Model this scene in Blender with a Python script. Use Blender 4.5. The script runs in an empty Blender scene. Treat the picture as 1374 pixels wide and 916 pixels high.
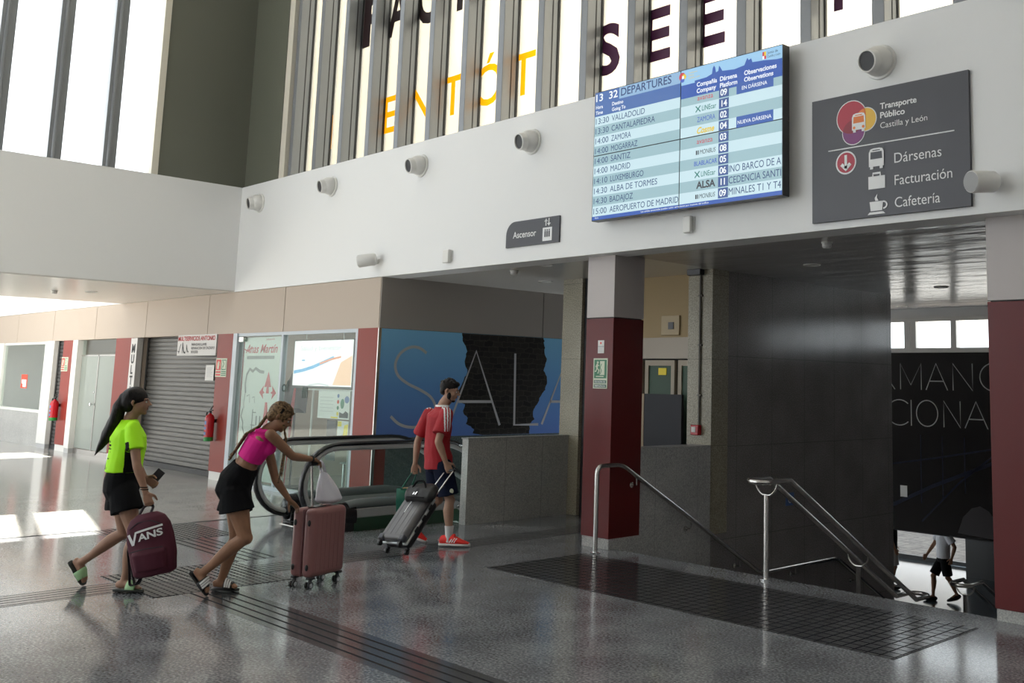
import bpy, math, random
from mathutils import Vector, Matrix, noise
random.seed(7)
scene = bpy.context.scene
COL = scene.collection

# ------------------------------------------------------------------ camera
cam_d = bpy.data.cameras.new('camera')
cam = bpy.data.objects.new('camera', cam_d); COL.objects.link(cam)
rt = Vector((0.73013, 0.68301, 0.01996)); dn = Vector((-0.07827, 0.11262, -0.99055)); fw = Vector((-0.67881, 0.72167, 0.13569))
cam.matrix_world = Matrix(((rt.x, -dn.x, -fw.x, 0.0), (rt.y, -dn.y, -fw.y, 0.0), (rt.z, -dn.z, -fw.z, 1.75), (0, 0, 0, 1)))
cam_d.sensor_fit = 'HORIZONTAL'; cam_d.sensor_width = 36.0
cam_d.lens = 36.0 * 1344 / 1374
cam_d.shift_x = -(875.0 - 687) / 1374
cam_d.shift_y = (329.0 - 458) / 1374
cam_d.clip_start = 0.05; cam_d.clip_end = 500
scene.camera = cam

# ------------------------------------------------------------------ light and exposure
vs = scene.view_settings
vs.view_transform = 'Standard'; vs.look = 'None'; vs.gamma = 1.0; vs.exposure = 1.65; vs.use_curve_mapping = False
world = bpy.data.worlds.new('sky'); scene.world = world; world.use_nodes = True
bg = world.node_tree.nodes['Background']; bg.inputs[0].default_value = (0.90, 0.96, 1.0, 1); bg.inputs[1].default_value = 1.0
sun_d = bpy.data.lights.new('sun', 'SUN'); sun = bpy.data.objects.new('sun', sun_d); COL.objects.link(sun)
sun_d.energy = 12.0; sun_d.angle = math.radians(0.6); sun_d.color = (1.0, 0.95, 0.86)
sun.rotation_euler = Vector((2.38, -0.56, -4.88)).to_track_quat('-Z', 'Y').to_euler()
sun.location = (-25, 8, 15)

# ------------------------------------------------------------------ materials
def mat(name, color=(0.5, 0.5, 0.5), rough=0.5, metal=0.0, spec=0.5, emit=None, estr=0.0, coat=0.0):
    m = bpy.data.materials.new(name); m.use_nodes = True
    b = m.node_tree.nodes['Principled BSDF']
    b.inputs['Base Color'].default_value = (*color, 1); b.inputs['Roughness'].default_value = rough
    b.inputs['Metallic'].default_value = metal; b.inputs['Specular IOR Level'].default_value = spec
    if coat: b.inputs['Coat Weight'].default_value = coat; b.inputs['Coat Roughness'].default_value = 0.1
    if emit: b.inputs['Emission Color'].default_value = (*emit, 1); b.inputs['Emission Strength'].default_value = estr
    return m
def srgb(r, g, b):
    f = lambda c: (c / 255 / 12.92) if c / 255 <= 0.04045 else ((c / 255 + 0.055) / 1.055) ** 2.4
    return (f(r), f(g), f(b))
def nd(m, t, **kw):
    n = m.node_tree.nodes.new(t)
    for k, v in kw.items(): setattr(n, k, v)
    return n
def lk(m, a, b): m.node_tree.links.new(a, b)
def bsdf(m): return m.node_tree.nodes['Principled BSDF']
def coords(m, scale=(1, 1, 1)):
    tc = nd(m, 'ShaderNodeNewGeometry'); mp = nd(m, 'ShaderNodeMapping'); mp.inputs['Scale'].default_value = scale
    lk(m, tc.outputs['Position'], mp.inputs['Vector']); return mp.outputs['Vector']
def ramp(m, fac, stops):
    r = nd(m, 'ShaderNodeValToRGB'); e = r.color_ramp.elements
    while len(e) < len(stops): e.new(0.5)
    for el, (p, c) in zip(e, stops): el.position = p; el.color = (*c, 1)
    lk(m, fac, r.inputs['Fac']); return r.outputs['Color']
def speckle(name, stops, scale=90, rough=0.2, big=0.35, spec=0.5, bump=0.0):
    m = mat(name, rough=rough, spec=spec); v = coords(m)
    n1 = nd(m, 'ShaderNodeTexNoise'); n1.inputs['Scale'].default_value = scale; n1.inputs['Detail'].default_value = 3
    n2 = nd(m, 'ShaderNodeTexNoise'); n2.inputs['Scale'].default_value = 2.2; n2.inputs['Detail'].default_value = 3
    lk(m, v, n1.inputs['Vector']); lk(m, v, n2.inputs['Vector'])
    a = nd(m, 'ShaderNodeMath', operation='MULTIPLY_ADD'); lk(m, n2.outputs['Fac'], a.inputs[0]); a.inputs[1].default_value = big
    lk(m, n1.outputs['Fac'], a.inputs[2])
    s = nd(m, 'ShaderNodeMath', operation='SUBTRACT'); lk(m, a.outputs[0], s.inputs[0]); s.inputs[1].default_value = big / 2
    c = ramp(m, s.outputs[0], stops)
    m['c'] = 1; m_cols[name] = c
    lk(m, c, bsdf(m).inputs['Base Color']); return m
m_cols = {}
def tile_lines(m, c, size, width, dark, axes):
    """darken the joints of slabs: axes lists (axis, size, offset)"""
    g = nd(m, 'ShaderNodeNewGeometry'); sp = nd(m, 'ShaderNodeSeparateXYZ'); lk(m, g.outputs['Position'], sp.inputs[0])
    acc = None
    for ax, sz, off in axes:
        d = nd(m, 'ShaderNodeMath', operation='MULTIPLY_ADD'); lk(m, sp.outputs[ax], d.inputs[0]); d.inputs[1].default_value = 1 / sz; d.inputs[2].default_value = off
        f = nd(m, 'ShaderNodeMath', operation='FRACT'); lk(m, d.outputs[0], f.inputs[0])
        l = nd(m, 'ShaderNodeMath', operation='LESS_THAN'); lk(m, f.outputs[0], l.inputs[0]); l.inputs[1].default_value = width / sz
        if acc is None: acc = l.outputs[0]
        else:
            x = nd(m, 'ShaderNodeMath', operation='MAXIMUM'); lk(m, acc, x.inputs[0]); lk(m, l.outputs[0], x.inputs[1]); acc = x.outputs[0]
    mx = nd(m, 'ShaderNodeMix', data_type='RGBA'); lk(m, acc, mx.inputs['Factor']); lk(m, c, mx.inputs['A']); mx.inputs['B'].default_value = (*dark, 1)
    lk(m, mx.outputs['Result'], bsdf(m).inputs['Base Color'])
    return acc
M = {}
EXP = 2.0 ** vs.exposure
def glow(name, r, g, b, k=1.0):      # a lit screen or lamp
    return mat(name, (0.02, 0.02, 0.02), 0.25, emit=srgb(r, g, b), estr=k / EXP)
M['white'] = mat('white_paint', (0.79, 0.79, 0.785), 0.6)
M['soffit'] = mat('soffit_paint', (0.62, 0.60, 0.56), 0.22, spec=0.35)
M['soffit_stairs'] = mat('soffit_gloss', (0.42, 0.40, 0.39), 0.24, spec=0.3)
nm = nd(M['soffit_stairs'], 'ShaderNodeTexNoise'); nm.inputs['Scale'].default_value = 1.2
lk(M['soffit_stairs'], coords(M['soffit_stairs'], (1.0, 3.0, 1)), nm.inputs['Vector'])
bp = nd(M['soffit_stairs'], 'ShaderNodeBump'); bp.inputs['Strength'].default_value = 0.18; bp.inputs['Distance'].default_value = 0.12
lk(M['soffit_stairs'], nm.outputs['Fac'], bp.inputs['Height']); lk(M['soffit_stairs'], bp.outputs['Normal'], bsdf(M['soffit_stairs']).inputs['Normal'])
M['cream'] = mat('cream_cladding', (0.45, 0.37, 0.30), 0.45)
M['grey_clad'] = mat('taupe_cladding', (0.37, 0.335, 0.305), 0.4)
M['pale_clad'] = mat('pale_lilac_cladding', (0.46, 0.415, 0.40), 0.4)
M['red'] = mat('red_cladding', srgb(150, 52, 42), 0.3)
M['dark_red'] = mat('deep_red_cladding', srgb(94, 26, 26), 0.36, spec=0.3)
M['olive'] = mat('olive_metal_panel', (0.14, 0.145, 0.115), 0.3, spec=0.4)
M['fin'] = mat('grey_metal_mullion', (0.235, 0.245, 0.26), 0.32, metal=0.25)
M['fin_dark'] = mat('dark_gasket', (0.02, 0.02, 0.022), 0.5)
M['cream_trim'] = mat('cream_window_trim', (0.66, 0.62, 0.53), 0.5)
M['floor'] = speckle('polished_granite_floor', [(0.32, (0.09, 0.094, 0.103)), (0.5, (0.185, 0.191, 0.205)), (0.68, (0.33, 0.338, 0.352))], 55, 0.12, 0.4)
tile_lines(M['floor'], m_cols['polished_granite_floor'], 0.6, 0.004, (0.15, 0.15, 0.155), [('X', 0.6, 0.1), ('Y', 0.6, 0.3)])
M['floor_pale'] = speckle('polished_pale_floor', [(0.3, (0.28, 0.272, 0.255)), (0.5, (0.36, 0.35, 0.33)), (0.7, (0.44, 0.43, 0.405))], 50, 0.13, 0.4)
tile_lines(M['floor_pale'], m_cols['polished_pale_floor'], 0.6, 0.006, (0.14, 0.135, 0.125), [('X', 0.6, 0.1), ('Y', 0.6, 0.3)])
M['strip'] = mat('tactile_strip_stone', (0.055, 0.056, 0.06), 0.25)
M['groove'] = mat('strip_groove', (0.018, 0.018, 0.02), 0.5)
M['granite_dark'] = speckle('dark_polished_granite', [(0.3, (0.17, 0.158, 0.155)), (0.5, (0.26, 0.243, 0.237)), (0.72, (0.37, 0.352, 0.343))], 75, 0.17, 0.3, spec=0.4)
tile_lines(M['granite_dark'], m_cols['dark_polished_granite'], 1, 0.006, (0.13, 0.122, 0.12), [('Y', 0.72, 0.42), ('Z', 1.08, 0.07)])
M['granite_grey'] = speckle('grey_granite', [(0.3, (0.28, 0.28, 0.275)), (0.5, (0.40, 0.398, 0.38)), (0.7, (0.53, 0.525, 0.50))], 80, 0.3, 0.25)
tile_lines(M['granite_grey'], m_cols['grey_granite'], 1, 0.005, (0.16, 0.16, 0.15), [('Y', 0.6, 0.42)])
M['granite_dado'] = speckle('grey_dado_granite', [(0.3, (0.30, 0.30, 0.30)), (0.5, (0.43, 0.425, 0.42)), (0.7, (0.56, 0.555, 0.545))], 80, 0.25, 0.25)
tile_lines(M['granite_dado'], m_cols['grey_dado_granite'], 1, 0.006, (0.28, 0.28, 0.28), [('Y', 0.72, 0.42)])
M['granite_teal'] = speckle('dark_teal_granite', [(0.3, (0.05, 0.065, 0.062)), (0.5, (0.09, 0.115, 0.11)), (0.7, (0.15, 0.18, 0.172))], 60, 0.3, 0.3)
M['granite_cream'] = speckle('cream_granite', [(0.3, (0.17, 0.15, 0.11)), (0.5, (0.31, 0.28, 0.205)), (0.7, (0.44, 0.40, 0.30))], 70, 0.35, 0.2)
tile_lines(M['granite_cream'], m_cols['cream_granite'], 1, 0.005, (0.12, 0.11, 0.085), [('Z', 1.02, 0.0)])
M['steel'] = mat('brushed_steel', (0.62, 0.60, 0.58), 0.22, metal=1.0)
M['chrome'] = mat('chrome', (0.75, 0.75, 0.76), 0.1, metal=1.0)
M['black'] = mat('black_plastic', (0.015, 0.015, 0.017), 0.35)
M['dark_grey'] = mat('dark_grey_sign', srgb(68, 68, 74), 0.4)
M['paper'] = mat('white_paper', (0.78, 0.77, 0.74), 0.6)
M['ink_white'] = mat('white_lettering', (0.80, 0.80, 0.80), 0.5)
M['plastic_white'] = mat('white_plastic', (0.74, 0.73, 0.70), 0.35)
M['shutter'] = mat('grey_roller_shutter', (0.115, 0.112, 0.106), 0.35, metal=0.5)
M['shutter_dark'] = mat('dark_roller_shutter', (0.09, 0.09, 0.09), 0.4, metal=0.5)
M['rubber'] = mat('black_rubber', (0.012, 0.012, 0.013), 0.3)
def glass_mat(name, tint=(0.9, 0.95, 0.93), gloss=0.12, trans=0.0):
    m = bpy.data.materials.new(name); m.use_nodes = True; nt = m.node_tree; nt.nodes.clear()
    o = nt.nodes.new('ShaderNodeOutputMaterial'); t = nt.nodes.new('ShaderNodeBsdfTransparent'); t.inputs[0].default_value = (*tint, 1)
    g = nt.nodes.new('ShaderNodeBsdfGlossy'); g.inputs['Roughness'].default_value = 0.03
    f = nt.nodes.new('ShaderNodeLayerWeight'); f.inputs[0].default_value = 0.5
    pw = nt.nodes.new('ShaderNodeMath'); pw.operation = 'POWER'; pw.inputs[1].default_value = 4.0; nt.links.new(f.outputs['Facing'], pw.inputs[0])
    ad = nt.nodes.new('ShaderNodeMath'); ad.operation = 'MULTIPLY_ADD'; ad.inputs[1].default_value = 0.5; ad.inputs[2].default_value = gloss * 0.3
    nt.links.new(pw.outputs[0], ad.inputs[0]); mx = nt.nodes.new('ShaderNodeMixShader'); nt.links.new(ad.outputs[0], mx.inputs[0])
    base = t.outputs[0]
    if trans:
        d = nt.nodes.new('ShaderNodeBsdfTranslucent'); d.inputs[0].default_value = (*tint, 1)
        d2 = nt.nodes.new('ShaderNodeBsdfDiffuse'); d2.inputs[0].default_value = (*tint, 1)
        a2 = nt.nodes.new('ShaderNodeMixShader'); a2.inputs[0].default_value = 0.5; nt.links.new(d.outputs[0], a2.inputs[1]); nt.links.new(d2.outputs[0], a2.inputs[2])
        m2 = nt.nodes.new('ShaderNodeMixShader'); m2.inputs[0].default_value = trans; nt.links.new(base, m2.inputs[1]); nt.links.new(a2.outputs[0], m2.inputs[2]); base = m2.outputs[0]
    nt.links.new(base, mx.inputs[1]); nt.links.new(g.outputs[0], mx.inputs[2]); nt.links.new(mx.outputs[0], o.inputs[0]); return m
M['glass'] = glass_mat('clear_glass')
M['glass_window'] = glass_mat('window_glass', (0.97, 0.98, 0.98), 0.05)
M['glass_film'] = glass_mat('film_covered_glass', (0.93, 0.89, 0.80), 0.05, 0.35)
M['glass_frost'] = glass_mat('frosted_glass', (0.52, 0.57, 0.53), 0.3, 0.85)
M['glass_dark'] = glass_mat('dark_tinted_glass', (0.45, 0.55, 0.52), 0.5)

# ------------------------------------------------------------------ mesh helpers
class MB:
    def __init__(s): s.V = []; s.F = []; s.I = []
    def add(s, V, F, mi=0):
        o = len(s.V); s.V += [Vector(v) for v in V]
        for f in F: s.F.append([i + o for i in f]); s.I.append(mi)
    def box(s, x0, x1, y0, y1, z0, z1, mi=0):
        s.add([(x0, y0, z0), (x1, y0, z0), (x1, y1, z0), (x0, y1, z0), (x0, y0, z1), (x1, y0, z1), (x1, y1, z1), (x0, y1, z1)],
              [(0, 3, 2, 1), (4, 5, 6, 7), (0, 1, 5, 4), (1, 2, 6, 5), (2, 3, 7, 6), (3, 0, 4, 7)], mi); return s
    def prism(s, P, d, mi=0):
        """polygon P (list of 3D points) extruded by vector d"""
        n = len(P); d = Vector(d); A = [Vector(p) for p in P]
        s.add(A + [p + d for p in A], [list(range(n))[::-1], [n + i for i in range(n)]] + [(i, (i + 1) % n, n + (i + 1) % n, n + i) for i in range(n)], mi); return s
    def tube(s, P, r, n=10, mi=0, closed=False, ry=None, side=None, caps=True):
        P = [Vector(p) for p in P]; k = len(P); R = r if isinstance(r, (list, tuple)) else [r] * k
        RY = ry if isinstance(ry, (list, tuple)) else ([ry] * k if ry is not None else R)
        V = []; F = []; prev = None
        for i in range(k):
            if closed: t = P[(i + 1) % k] - P[i - 1]
            else: t = P[min(i + 1, k - 1)] - P[max(i - 1, 0)]
            t = t.normalized() if t.length > 1e-9 else Vector((0, 0, 1))
            if side is not None:
                sv = Vector(side[i] if isinstance(side, list) else side)
            elif prev is None: sv = t.cross(Vector((0, 0, 1))) if abs(t.z) < 0.9 else t.cross(Vector((0, 1, 0)))
            else: sv = prev
            sv = sv - t * sv.dot(t)
            if sv.length < 1e-6: sv = t.orthogonal()
            sv.normalize(); prev = sv; up = t.cross(sv)
            for j in range(n):
                a = 2 * math.pi * j / n; V.append(P[i] + sv * (math.cos(a) * R[i]) + up * (math.sin(a) * RY[i]))
        for i in range(k if closed else k - 1):
            i2 = (i + 1) % k
            for j in range(n):
                j2 = (j + 1) % n; F.append((i * n + j, i * n + j2, i2 * n + j2, i2 * n + j))
        if not closed and caps: F.append(list(range(n))[::-1]); F.append([(k - 1) * n + j for j in range(n)])
        s.add(V, F, mi); return s
    def ball(s, c, rx, ry=None, rz=None, mi=0, n=16, m=10, axes=None):
        ry = rx if ry is None else ry; rz = rx if rz is None else rz; c = Vector(c)
        ax = axes or (Vector((1, 0, 0)), Vector((0, 1, 0)), Vector((0, 0, 1)))
        V = [c - ax[2] * rz]; F = []
        for i in range(1, m):
            t = -math.pi / 2 + math.pi * i / m
            for j in range(n):
                a = 2 * math.pi * j / n
                V.append(c + ax[0] * (rx * math.cos(t) * math.cos(a)) + ax[1] * (ry * math.cos(t) * math.sin(a)) + ax[2] * (rz * math.sin(t)))
        V.append(c + ax[2] * rz); top = len(V) - 1
        for j in range(n): F.append((0, 1 + (j + 1) % n, 1 + j)); F.append((top, 1 + (m - 2) * n + j, 1 + (m - 2) * n + (j + 1) % n))
        for i in range(m - 2):
            for j in range(n):
                j2 = (j + 1) % n; F.append((1 + i * n + j, 1 + i * n + j2, 1 + (i + 1) * n + j2, 1 + (i + 1) * n + j))
        s.add(V, F, mi); return s
    def lathe(s, c, axis, prof, n=24, mi=0):
        """profile [(radius, distance along axis)]"""
        c = Vector(c); ax = Vector(axis).normalized(); u = ax.orthogonal().normalized(); w = ax.cross(u); V = []; F = []
        for r, h in prof:
            for j in range(n):
                a = 2 * math.pi * j / n; V.append(c + ax * h + (u * math.cos(a) + w * math.sin(a)) * max(r, 1e-4))
        k = len(prof)
        for i in range(k - 1):
            for j in range(n): j2 = (j + 1) % n; F.append((i * n + j, i * n + j2, (i + 1) * n + j2, (i + 1) * n + j))
        F.append(list(range(n))[::-1]); F.append([(k - 1) * n + j for j in range(n)])
        s.add(V, F, mi); return s
    def mesh(s, name, mats, off=(0, 0, 0), smooth=True, ang=40):
        me = bpy.data.meshes.new(name); off = Vector(off)
        me.from_pydata([tuple(v - off) for v in s.V], [], s.F)
        for m in (mats if isinstance(mats, (list, tuple)) else [mats]): me.materials.append(M[m] if isinstance(m, str) else m)
        for p, i in zip(me.polygons, s.I): p.material_index = i; p.use_smooth = smooth
        if smooth: me.set_sharp_from_angle(angle=math.radians(ang))
        me.update(); return me
def base(o): 
    v = Vector((0, 0, 0))
    while o: v += o.location; o = o.parent
    return v
def obj(name, mb, mats, parent=None, bevel=0.0, smooth=True, ang=40, seg=2):
    off = base(parent) if parent else Vector((0, 0, 0))
    if parent is None:
        xs = [v.x for v in mb.V]; ys = [v.y for v in mb.V]; zs = [v.z for v in mb.V]
        off = Vector(((min(xs) + max(xs)) / 2, (min(ys) + max(ys)) / 2, min(zs)))
    o = bpy.data.objects.new(name, mb.mesh(name, mats, off, smooth, ang)); COL.objects.link(o)
    if parent: o.parent = parent
    else: o.location = off
    if bevel:
        b = o.modifiers.new('bevel', 'BEVEL'); b.width = bevel; b.segments = seg; b.limit_method = 'ANGLE'; b.angle_limit = math.radians(40)
    return o
def tag(o, label=None, cat=None, group=None, kind=None):
    if label: o['label'] = label
    if cat: o['category'] = cat
    if group: o['group'] = group
    if kind: o['kind'] = kind
    return o
def thing(name, label, cat, loc=(0, 0, 0), group=None):
    o = bpy.data.objects.new(name, None); COL.objects.link(o); o.location = loc; o.empty_display_size = 0.1
    return tag(o, label, cat, group)
def struct(name, mb, mats, parent=None, label=None, **kw):
    o = obj(name, mb, mats, parent, **kw)
    if parent is None: o['kind'] = 'structure'
    if label: o['label'] = label
    return o
def sroot(name, loc=(0, 0, 0)):
    o = bpy.data.objects.new(name, None); COL.objects.link(o); o.location = loc; o['kind'] = 'structure'; return o
def copy_tree(o, loc, label=None, group=None):
    r = o.copy(); COL.objects.link(r); r.location = loc
    if label: r['label'] = label
    if group: r['group'] = group
    for ch in [c for c in o.children]:
        c = ch.copy(); COL.objects.link(c); c.parent = r
        for g in [c2 for c2 in ch.children]: d = g.copy(); COL.objects.link(d); d.parent = c
    return r
# flat surfaces that carry signs: u to the reader's right, v up, d towards the reader
def onM(y): return lambda u, v, d=0.0: Vector((u, y - d, v))          # faces -Y
def onX(x): return lambda u, v, d=0.0: Vector((x + d, u, v))          # faces +X
_tc = {}
def text_geo(s, bold=0.0, shear=0.0, space=1.0):
    k = (s, bold, shear, space)
    if k not in _tc:
        c = bpy.data.curves.new('t', 'FONT'); c.body = s; c.size = 1.0; c.offset = bold; c.shear = shear; c.resolution_u = 4; c.space_character = space
        o = bpy.data.objects.new('t', c); COL.objects.link(o)
        dg = bpy.context.evaluated_depsgraph_get(); dg.update(); ev = o.evaluated_get(dg); me = ev.to_mesh()
        V = [(v.co.x, v.co.y) for v in me.vertices]; F = [list(p.vertices) for p in me.polygons]
        ev.to_mesh_clear(); bpy.data.objects.remove(o); bpy.data.curves.remove(c)
        _tc[k] = (V, F)
    return _tc[k]
CAP = None
def text(mb, pl, s, u, v, h, w=None, mi=0, bold=0.0, d=0.004, align='L', shear=0.0, rot=0.0):
    """letters of cap height h with the baseline starting at (u, v); w squeezes or stretches them to that width"""
    global CAP
    if CAP is None: CAP = max(y for x, y in text_geo('H')[0])
    V, F = text_geo(s, bold, shear); k = h / CAP
    if not V: return
    x0 = min(p[0] for p in V); x1 = max(p[0] for p in V); kx = k if w is None else w / (x1 - x0)
    W = (x1 - x0) * kx; du = {'L': 0, 'C': -W / 2, 'R': -W}[align]
    c, sn = math.cos(rot), math.sin(rot)
    P = [((x - x0) * kx + du, y * k) for x, y in V]
    mb.add([pl(u + c * x - sn * y, v + sn * x + c * y, d) for x, y in P], F, mi)
def rect(mb, pl, u0, u1, v0, v1, mi=0, d=0.003, t=0.003):
    mb.prism([pl(u0, v0, d - t), pl(u1, v0, d - t), pl(u1, v1, d - t), pl(u0, v1, d - t)], pl(0, 0, t) - pl(0, 0, 0), mi)
def poly(mb, pl, pts, mi=0, d=0.003, t=0.002):
    mb.prism([pl(a, b, d - t) for a, b in pts], pl(0, 0, t) - pl(0, 0, 0), mi)
def disc(mb, pl, u, v, r, mi=0, d=0.003, t=0.002, n=28, rv=None):
    poly(mb, pl, [(u + r * math.cos(2 * math.pi * i / n), v + (rv or r) * math.sin(2 * math.pi * i / n)) for i in range(n)], mi, d, t)
def stroke(mb, pl, pts, w, mi=0, d=0.004):
    """ribbon of width w along a polyline"""
    V = []; F = []; n = len(pts)
    for i, (a, b) in enumerate(pts):
        p = Vector(pts[max(i - 1, 0)]); q = Vector(pts[min(i + 1, n - 1)]); t = (q - p).normalized(); nn = Vector((-t.y, t.x)) * w / 2
        V += [pl(a + nn.x, b + nn.y, d), pl(a - nn.x, b - nn.y, d)]
    for i in range(n - 1): F.append((2 * i, 2 * i + 1, 2 * i + 3, 2 * i + 2))
    mb.add(V, F, mi)
def arc(cx, cy, rx, ry, a0, a1, n=16):
    return [(cx + rx * math.cos(math.radians(a0 + (a1 - a0) * i / n)), cy + ry * math.sin(math.radians(a0 + (a1 - a0) * i / n))) for i in range(n + 1)]
# ------------------------------------------------------------------ setting
YM = 7.45          # front of the white band wall
ZS = 3.12          # underside of the band
ZB = 4.90          # top of the band
XL = -16.63        # left wall
XG = -7.72         # granite side of the stairs
XS = -12.11        # side wall with the mural
b = MB(); b.box(-12.3, 3.5, -9, 7.62, -0.3, 0); b.box(-10.25, XG - 0.285, 7.62, 12.0, -0.3, 0); b.box(XG, -3.5, 7.62, 7.72, -0.3, 0); b.box(-3.5, 3.5, 7.62, 8.6, -0.3, 0)
struct('floor', b, 'floor', smooth=False)
b = MB(); b.box(-34, -12.3, -9, YM, -0.3, 0); b.box(-34, XS - 0.05, YM, 11.2, -0.3, 0); struct('floor', b, 'floor_pale', smooth=False)
# tactile strips let into the floor
def strip_mat(name, axis, sz, off, w, dark, stone=None, second=None):
    m = mat(name, rough=0.16)
    rgb = nd(m, 'ShaderNodeRGB'); rgb.outputs[0].default_value = (*(stone or (0.062, 0.063, 0.066)), 1)
    k = tile_lines(m, rgb.outputs[0], 1, w, dark, [(axis, sz, off)] + ([(second, sz, 0.0)] if second else []))
    for sock, v0, v1 in (('Roughness', 0.16, 0.85), ('Specular IOR Level', 0.5, 0.05)):      # the grooves are dull
        mr = nd(m, 'ShaderNodeMapRange'); lk(m, k, mr.inputs['Value']); mr.inputs['To Min'].default_value = v0; mr.inputs['To Max'].default_value = v1; lk(m, mr.outputs[0], bsdf(m).inputs[sock])
    return m
M['strip_x'] = strip_mat('grooved_strip_along_wall', 'Y', 0.09, 0.25, 0.02, (0.03, 0.03, 0.033), (0.075, 0.076, 0.082))
M['strip_y'] = strip_mat('grooved_strip_across_hall', 'X', 0.09, 0.25, 0.02, (0.025, 0.025, 0.027), (0.12, 0.122, 0.128))
M['pad'] = strip_mat('gridded_warning_pad', 'X', 0.1, 0.0, 0.013, (0.014, 0.014, 0.016), (0.042, 0.042, 0.045), 'Y')
M['pad_pale'] = strip_mat('gridded_crossing_pad', 'X', 0.06, 0.0, 0.018, (0.03, 0.03, 0.032), (0.19, 0.19, 0.19), 'Y')
b = MB(); b.box(-9.2, -8.79, -4, 9.1, 0.0, 0.002); struct('floor_strip', b, 'strip_y', smooth=False)
b = MB(); b.box(-8.4, 1.5, 3.52, 3.93, 0.0, 0.002); struct('floor_strip', b, 'strip_x', smooth=False)
b = MB(); b.box(-12.3, -9.5, 4.46, 4.88, 0.0, 0.002); struct('floor_strip', b, 'strip_x', smooth=False)
b = MB(); b.box(-9.55, -8.4, 3.3, 4.45, 0.0, 0.004); struct('floor_pad', b, 'pad_pale', smooth=False)
b = MB(); b.box(-12.28, -11.1, 4.1, 5.2, 0.0, 0.004); struct('floor_pad', b, 'pad_pale', smooth=False)
b = MB(); b.box(-7.74, -3.48, 6.06, 7.3, 0.0, 0.004); struct('floor_pad', b, 'pad', smooth=False)
b = MB(); b.box(-12.32, -12.28, -4, 7.4, 0.0, 0.003); struct('floor_joint', b, 'groove', smooth=False)
# white band over the openings, shop fascia under it
b = MB(); b.box(-34, 3.5, YM, YM + 0.35, ZS, ZB); struct('wall_front', b, 'white', smooth=False)
b = MB(); xs = [-34, -31.4, -28.65, -25.9, -23.15, -20.4, -17.6, -14.85, -12.12]
for x0, x1 in zip(xs, xs[1:]): b.box(x0 + 0.008, x1 - 0.008, YM + 0.012, YM + 0.1, 2.42, ZS - 0.004)
b.box(-34, -12.16, YM + 0.05, YM + 0.14, 2.42, ZS)
struct('wall_fascia', b, 'cream', smooth=False)
# left bridge: white parapet wall and its underside
b = MB(); b.box(XL - 0.2, XL, -9, YM, ZS + 0.02, ZB); struct('wall_left', b, 'white', smooth=False)
b = MB(); b.box(-21.75, XL - 0.005, -9, YM, ZS, ZS + 0.2); b.box(-21.75, -21.5, -9, YM, ZS + 0.2, ZB); struct('ceiling_bridge', b, 'soffit', smooth=False)
# unseen canopy of the hall beyond the bridge, its slot shaped for a sun patch
b = MB(); b.box(-34, -27.2, 3.9, YM, ZB, ZB + 0.2); b.box(-25.6, -21.75, 3.9, YM, ZB, ZB + 0.2); struct('ceiling_far_hall', b, 'white', smooth=False)
b = MB(); b.box(-34.2, -34, -9, 11.2, 0, 6); struct('wall_far_left', b, 'white', smooth=False)
# roof of the hall
b = MB(); b.box(XL - 0.3, 3.5, -9, YM + 0.5, 10.06, 10.3); struct('roof', b, 'white', smooth=False)
b = MB(); b.box(3.5, 3.7, -9, 8.6, 0, 10.3); struct('wall_right', b, 'white', smooth=False)
b = MB(); b.box(XL - 0.3, 3.5, -9.2, -9, 0, 1.0); b.box(XL - 0.3, 3.5, -9.2, -9, 8.6, 10.3); struct('wall_back', b, 'white', smooth=False)
b = MB(); b.box(-9, 3.5, -9.2, -9, 1.0, 8.6); struct('wall_back', b, 'white', smooth=False)  # unseen infill, added to cut the rear daylight on the right
# left window: panes between deep grey mullions, then an olive panel in the corner
w1 = sroot('window_1', (XL, 6.0, ZB))
k = 0
for i in range(16):
    y0 = 5.235 - 0.765 * i; y1 = y0 + 0.19
    f = MB(); f.box(XL - 0.26, XL - 0.05, y0 + 0.03, y1 - 0.03, ZB, 10.06); f.box(XL - 0.05, XL - 0.02, y0, y1, ZB, 10.06); f.tube([(XL - 0.015, y0 + 0.075, ZB), (XL - 0.015, y0 + 0.075, 10.06)], 0.028, 10)
    obj('mullion', f, 'fin', w1)
    g = MB(); g.box(XL - 0.2, XL - 0.188, y1 - 0.02, min(y0 + 0.765 + 0.02, 5.97), ZB, 10.06); obj('glass_pane', g, 'glass_window', w1)
f = MB(); f.box(XL - 0.22, XL - 0.01, 5.96, 6.06, ZB, 10.06); obj('end_trim', f, 'cream_trim', w1)
f = MB(); f.box(XL - 0.2, XL - 0.03, 6.06, YM + 0.1, ZB, 10.06); struct('wall_corner', f, 'olive', smooth=False)
f = MB(); f.box(XL - 0.03, -15.47, YM + 0.05, YM + 0.2, ZB, 10.06); struct('wall_corner', f, 'olive', smooth=False)
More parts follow.
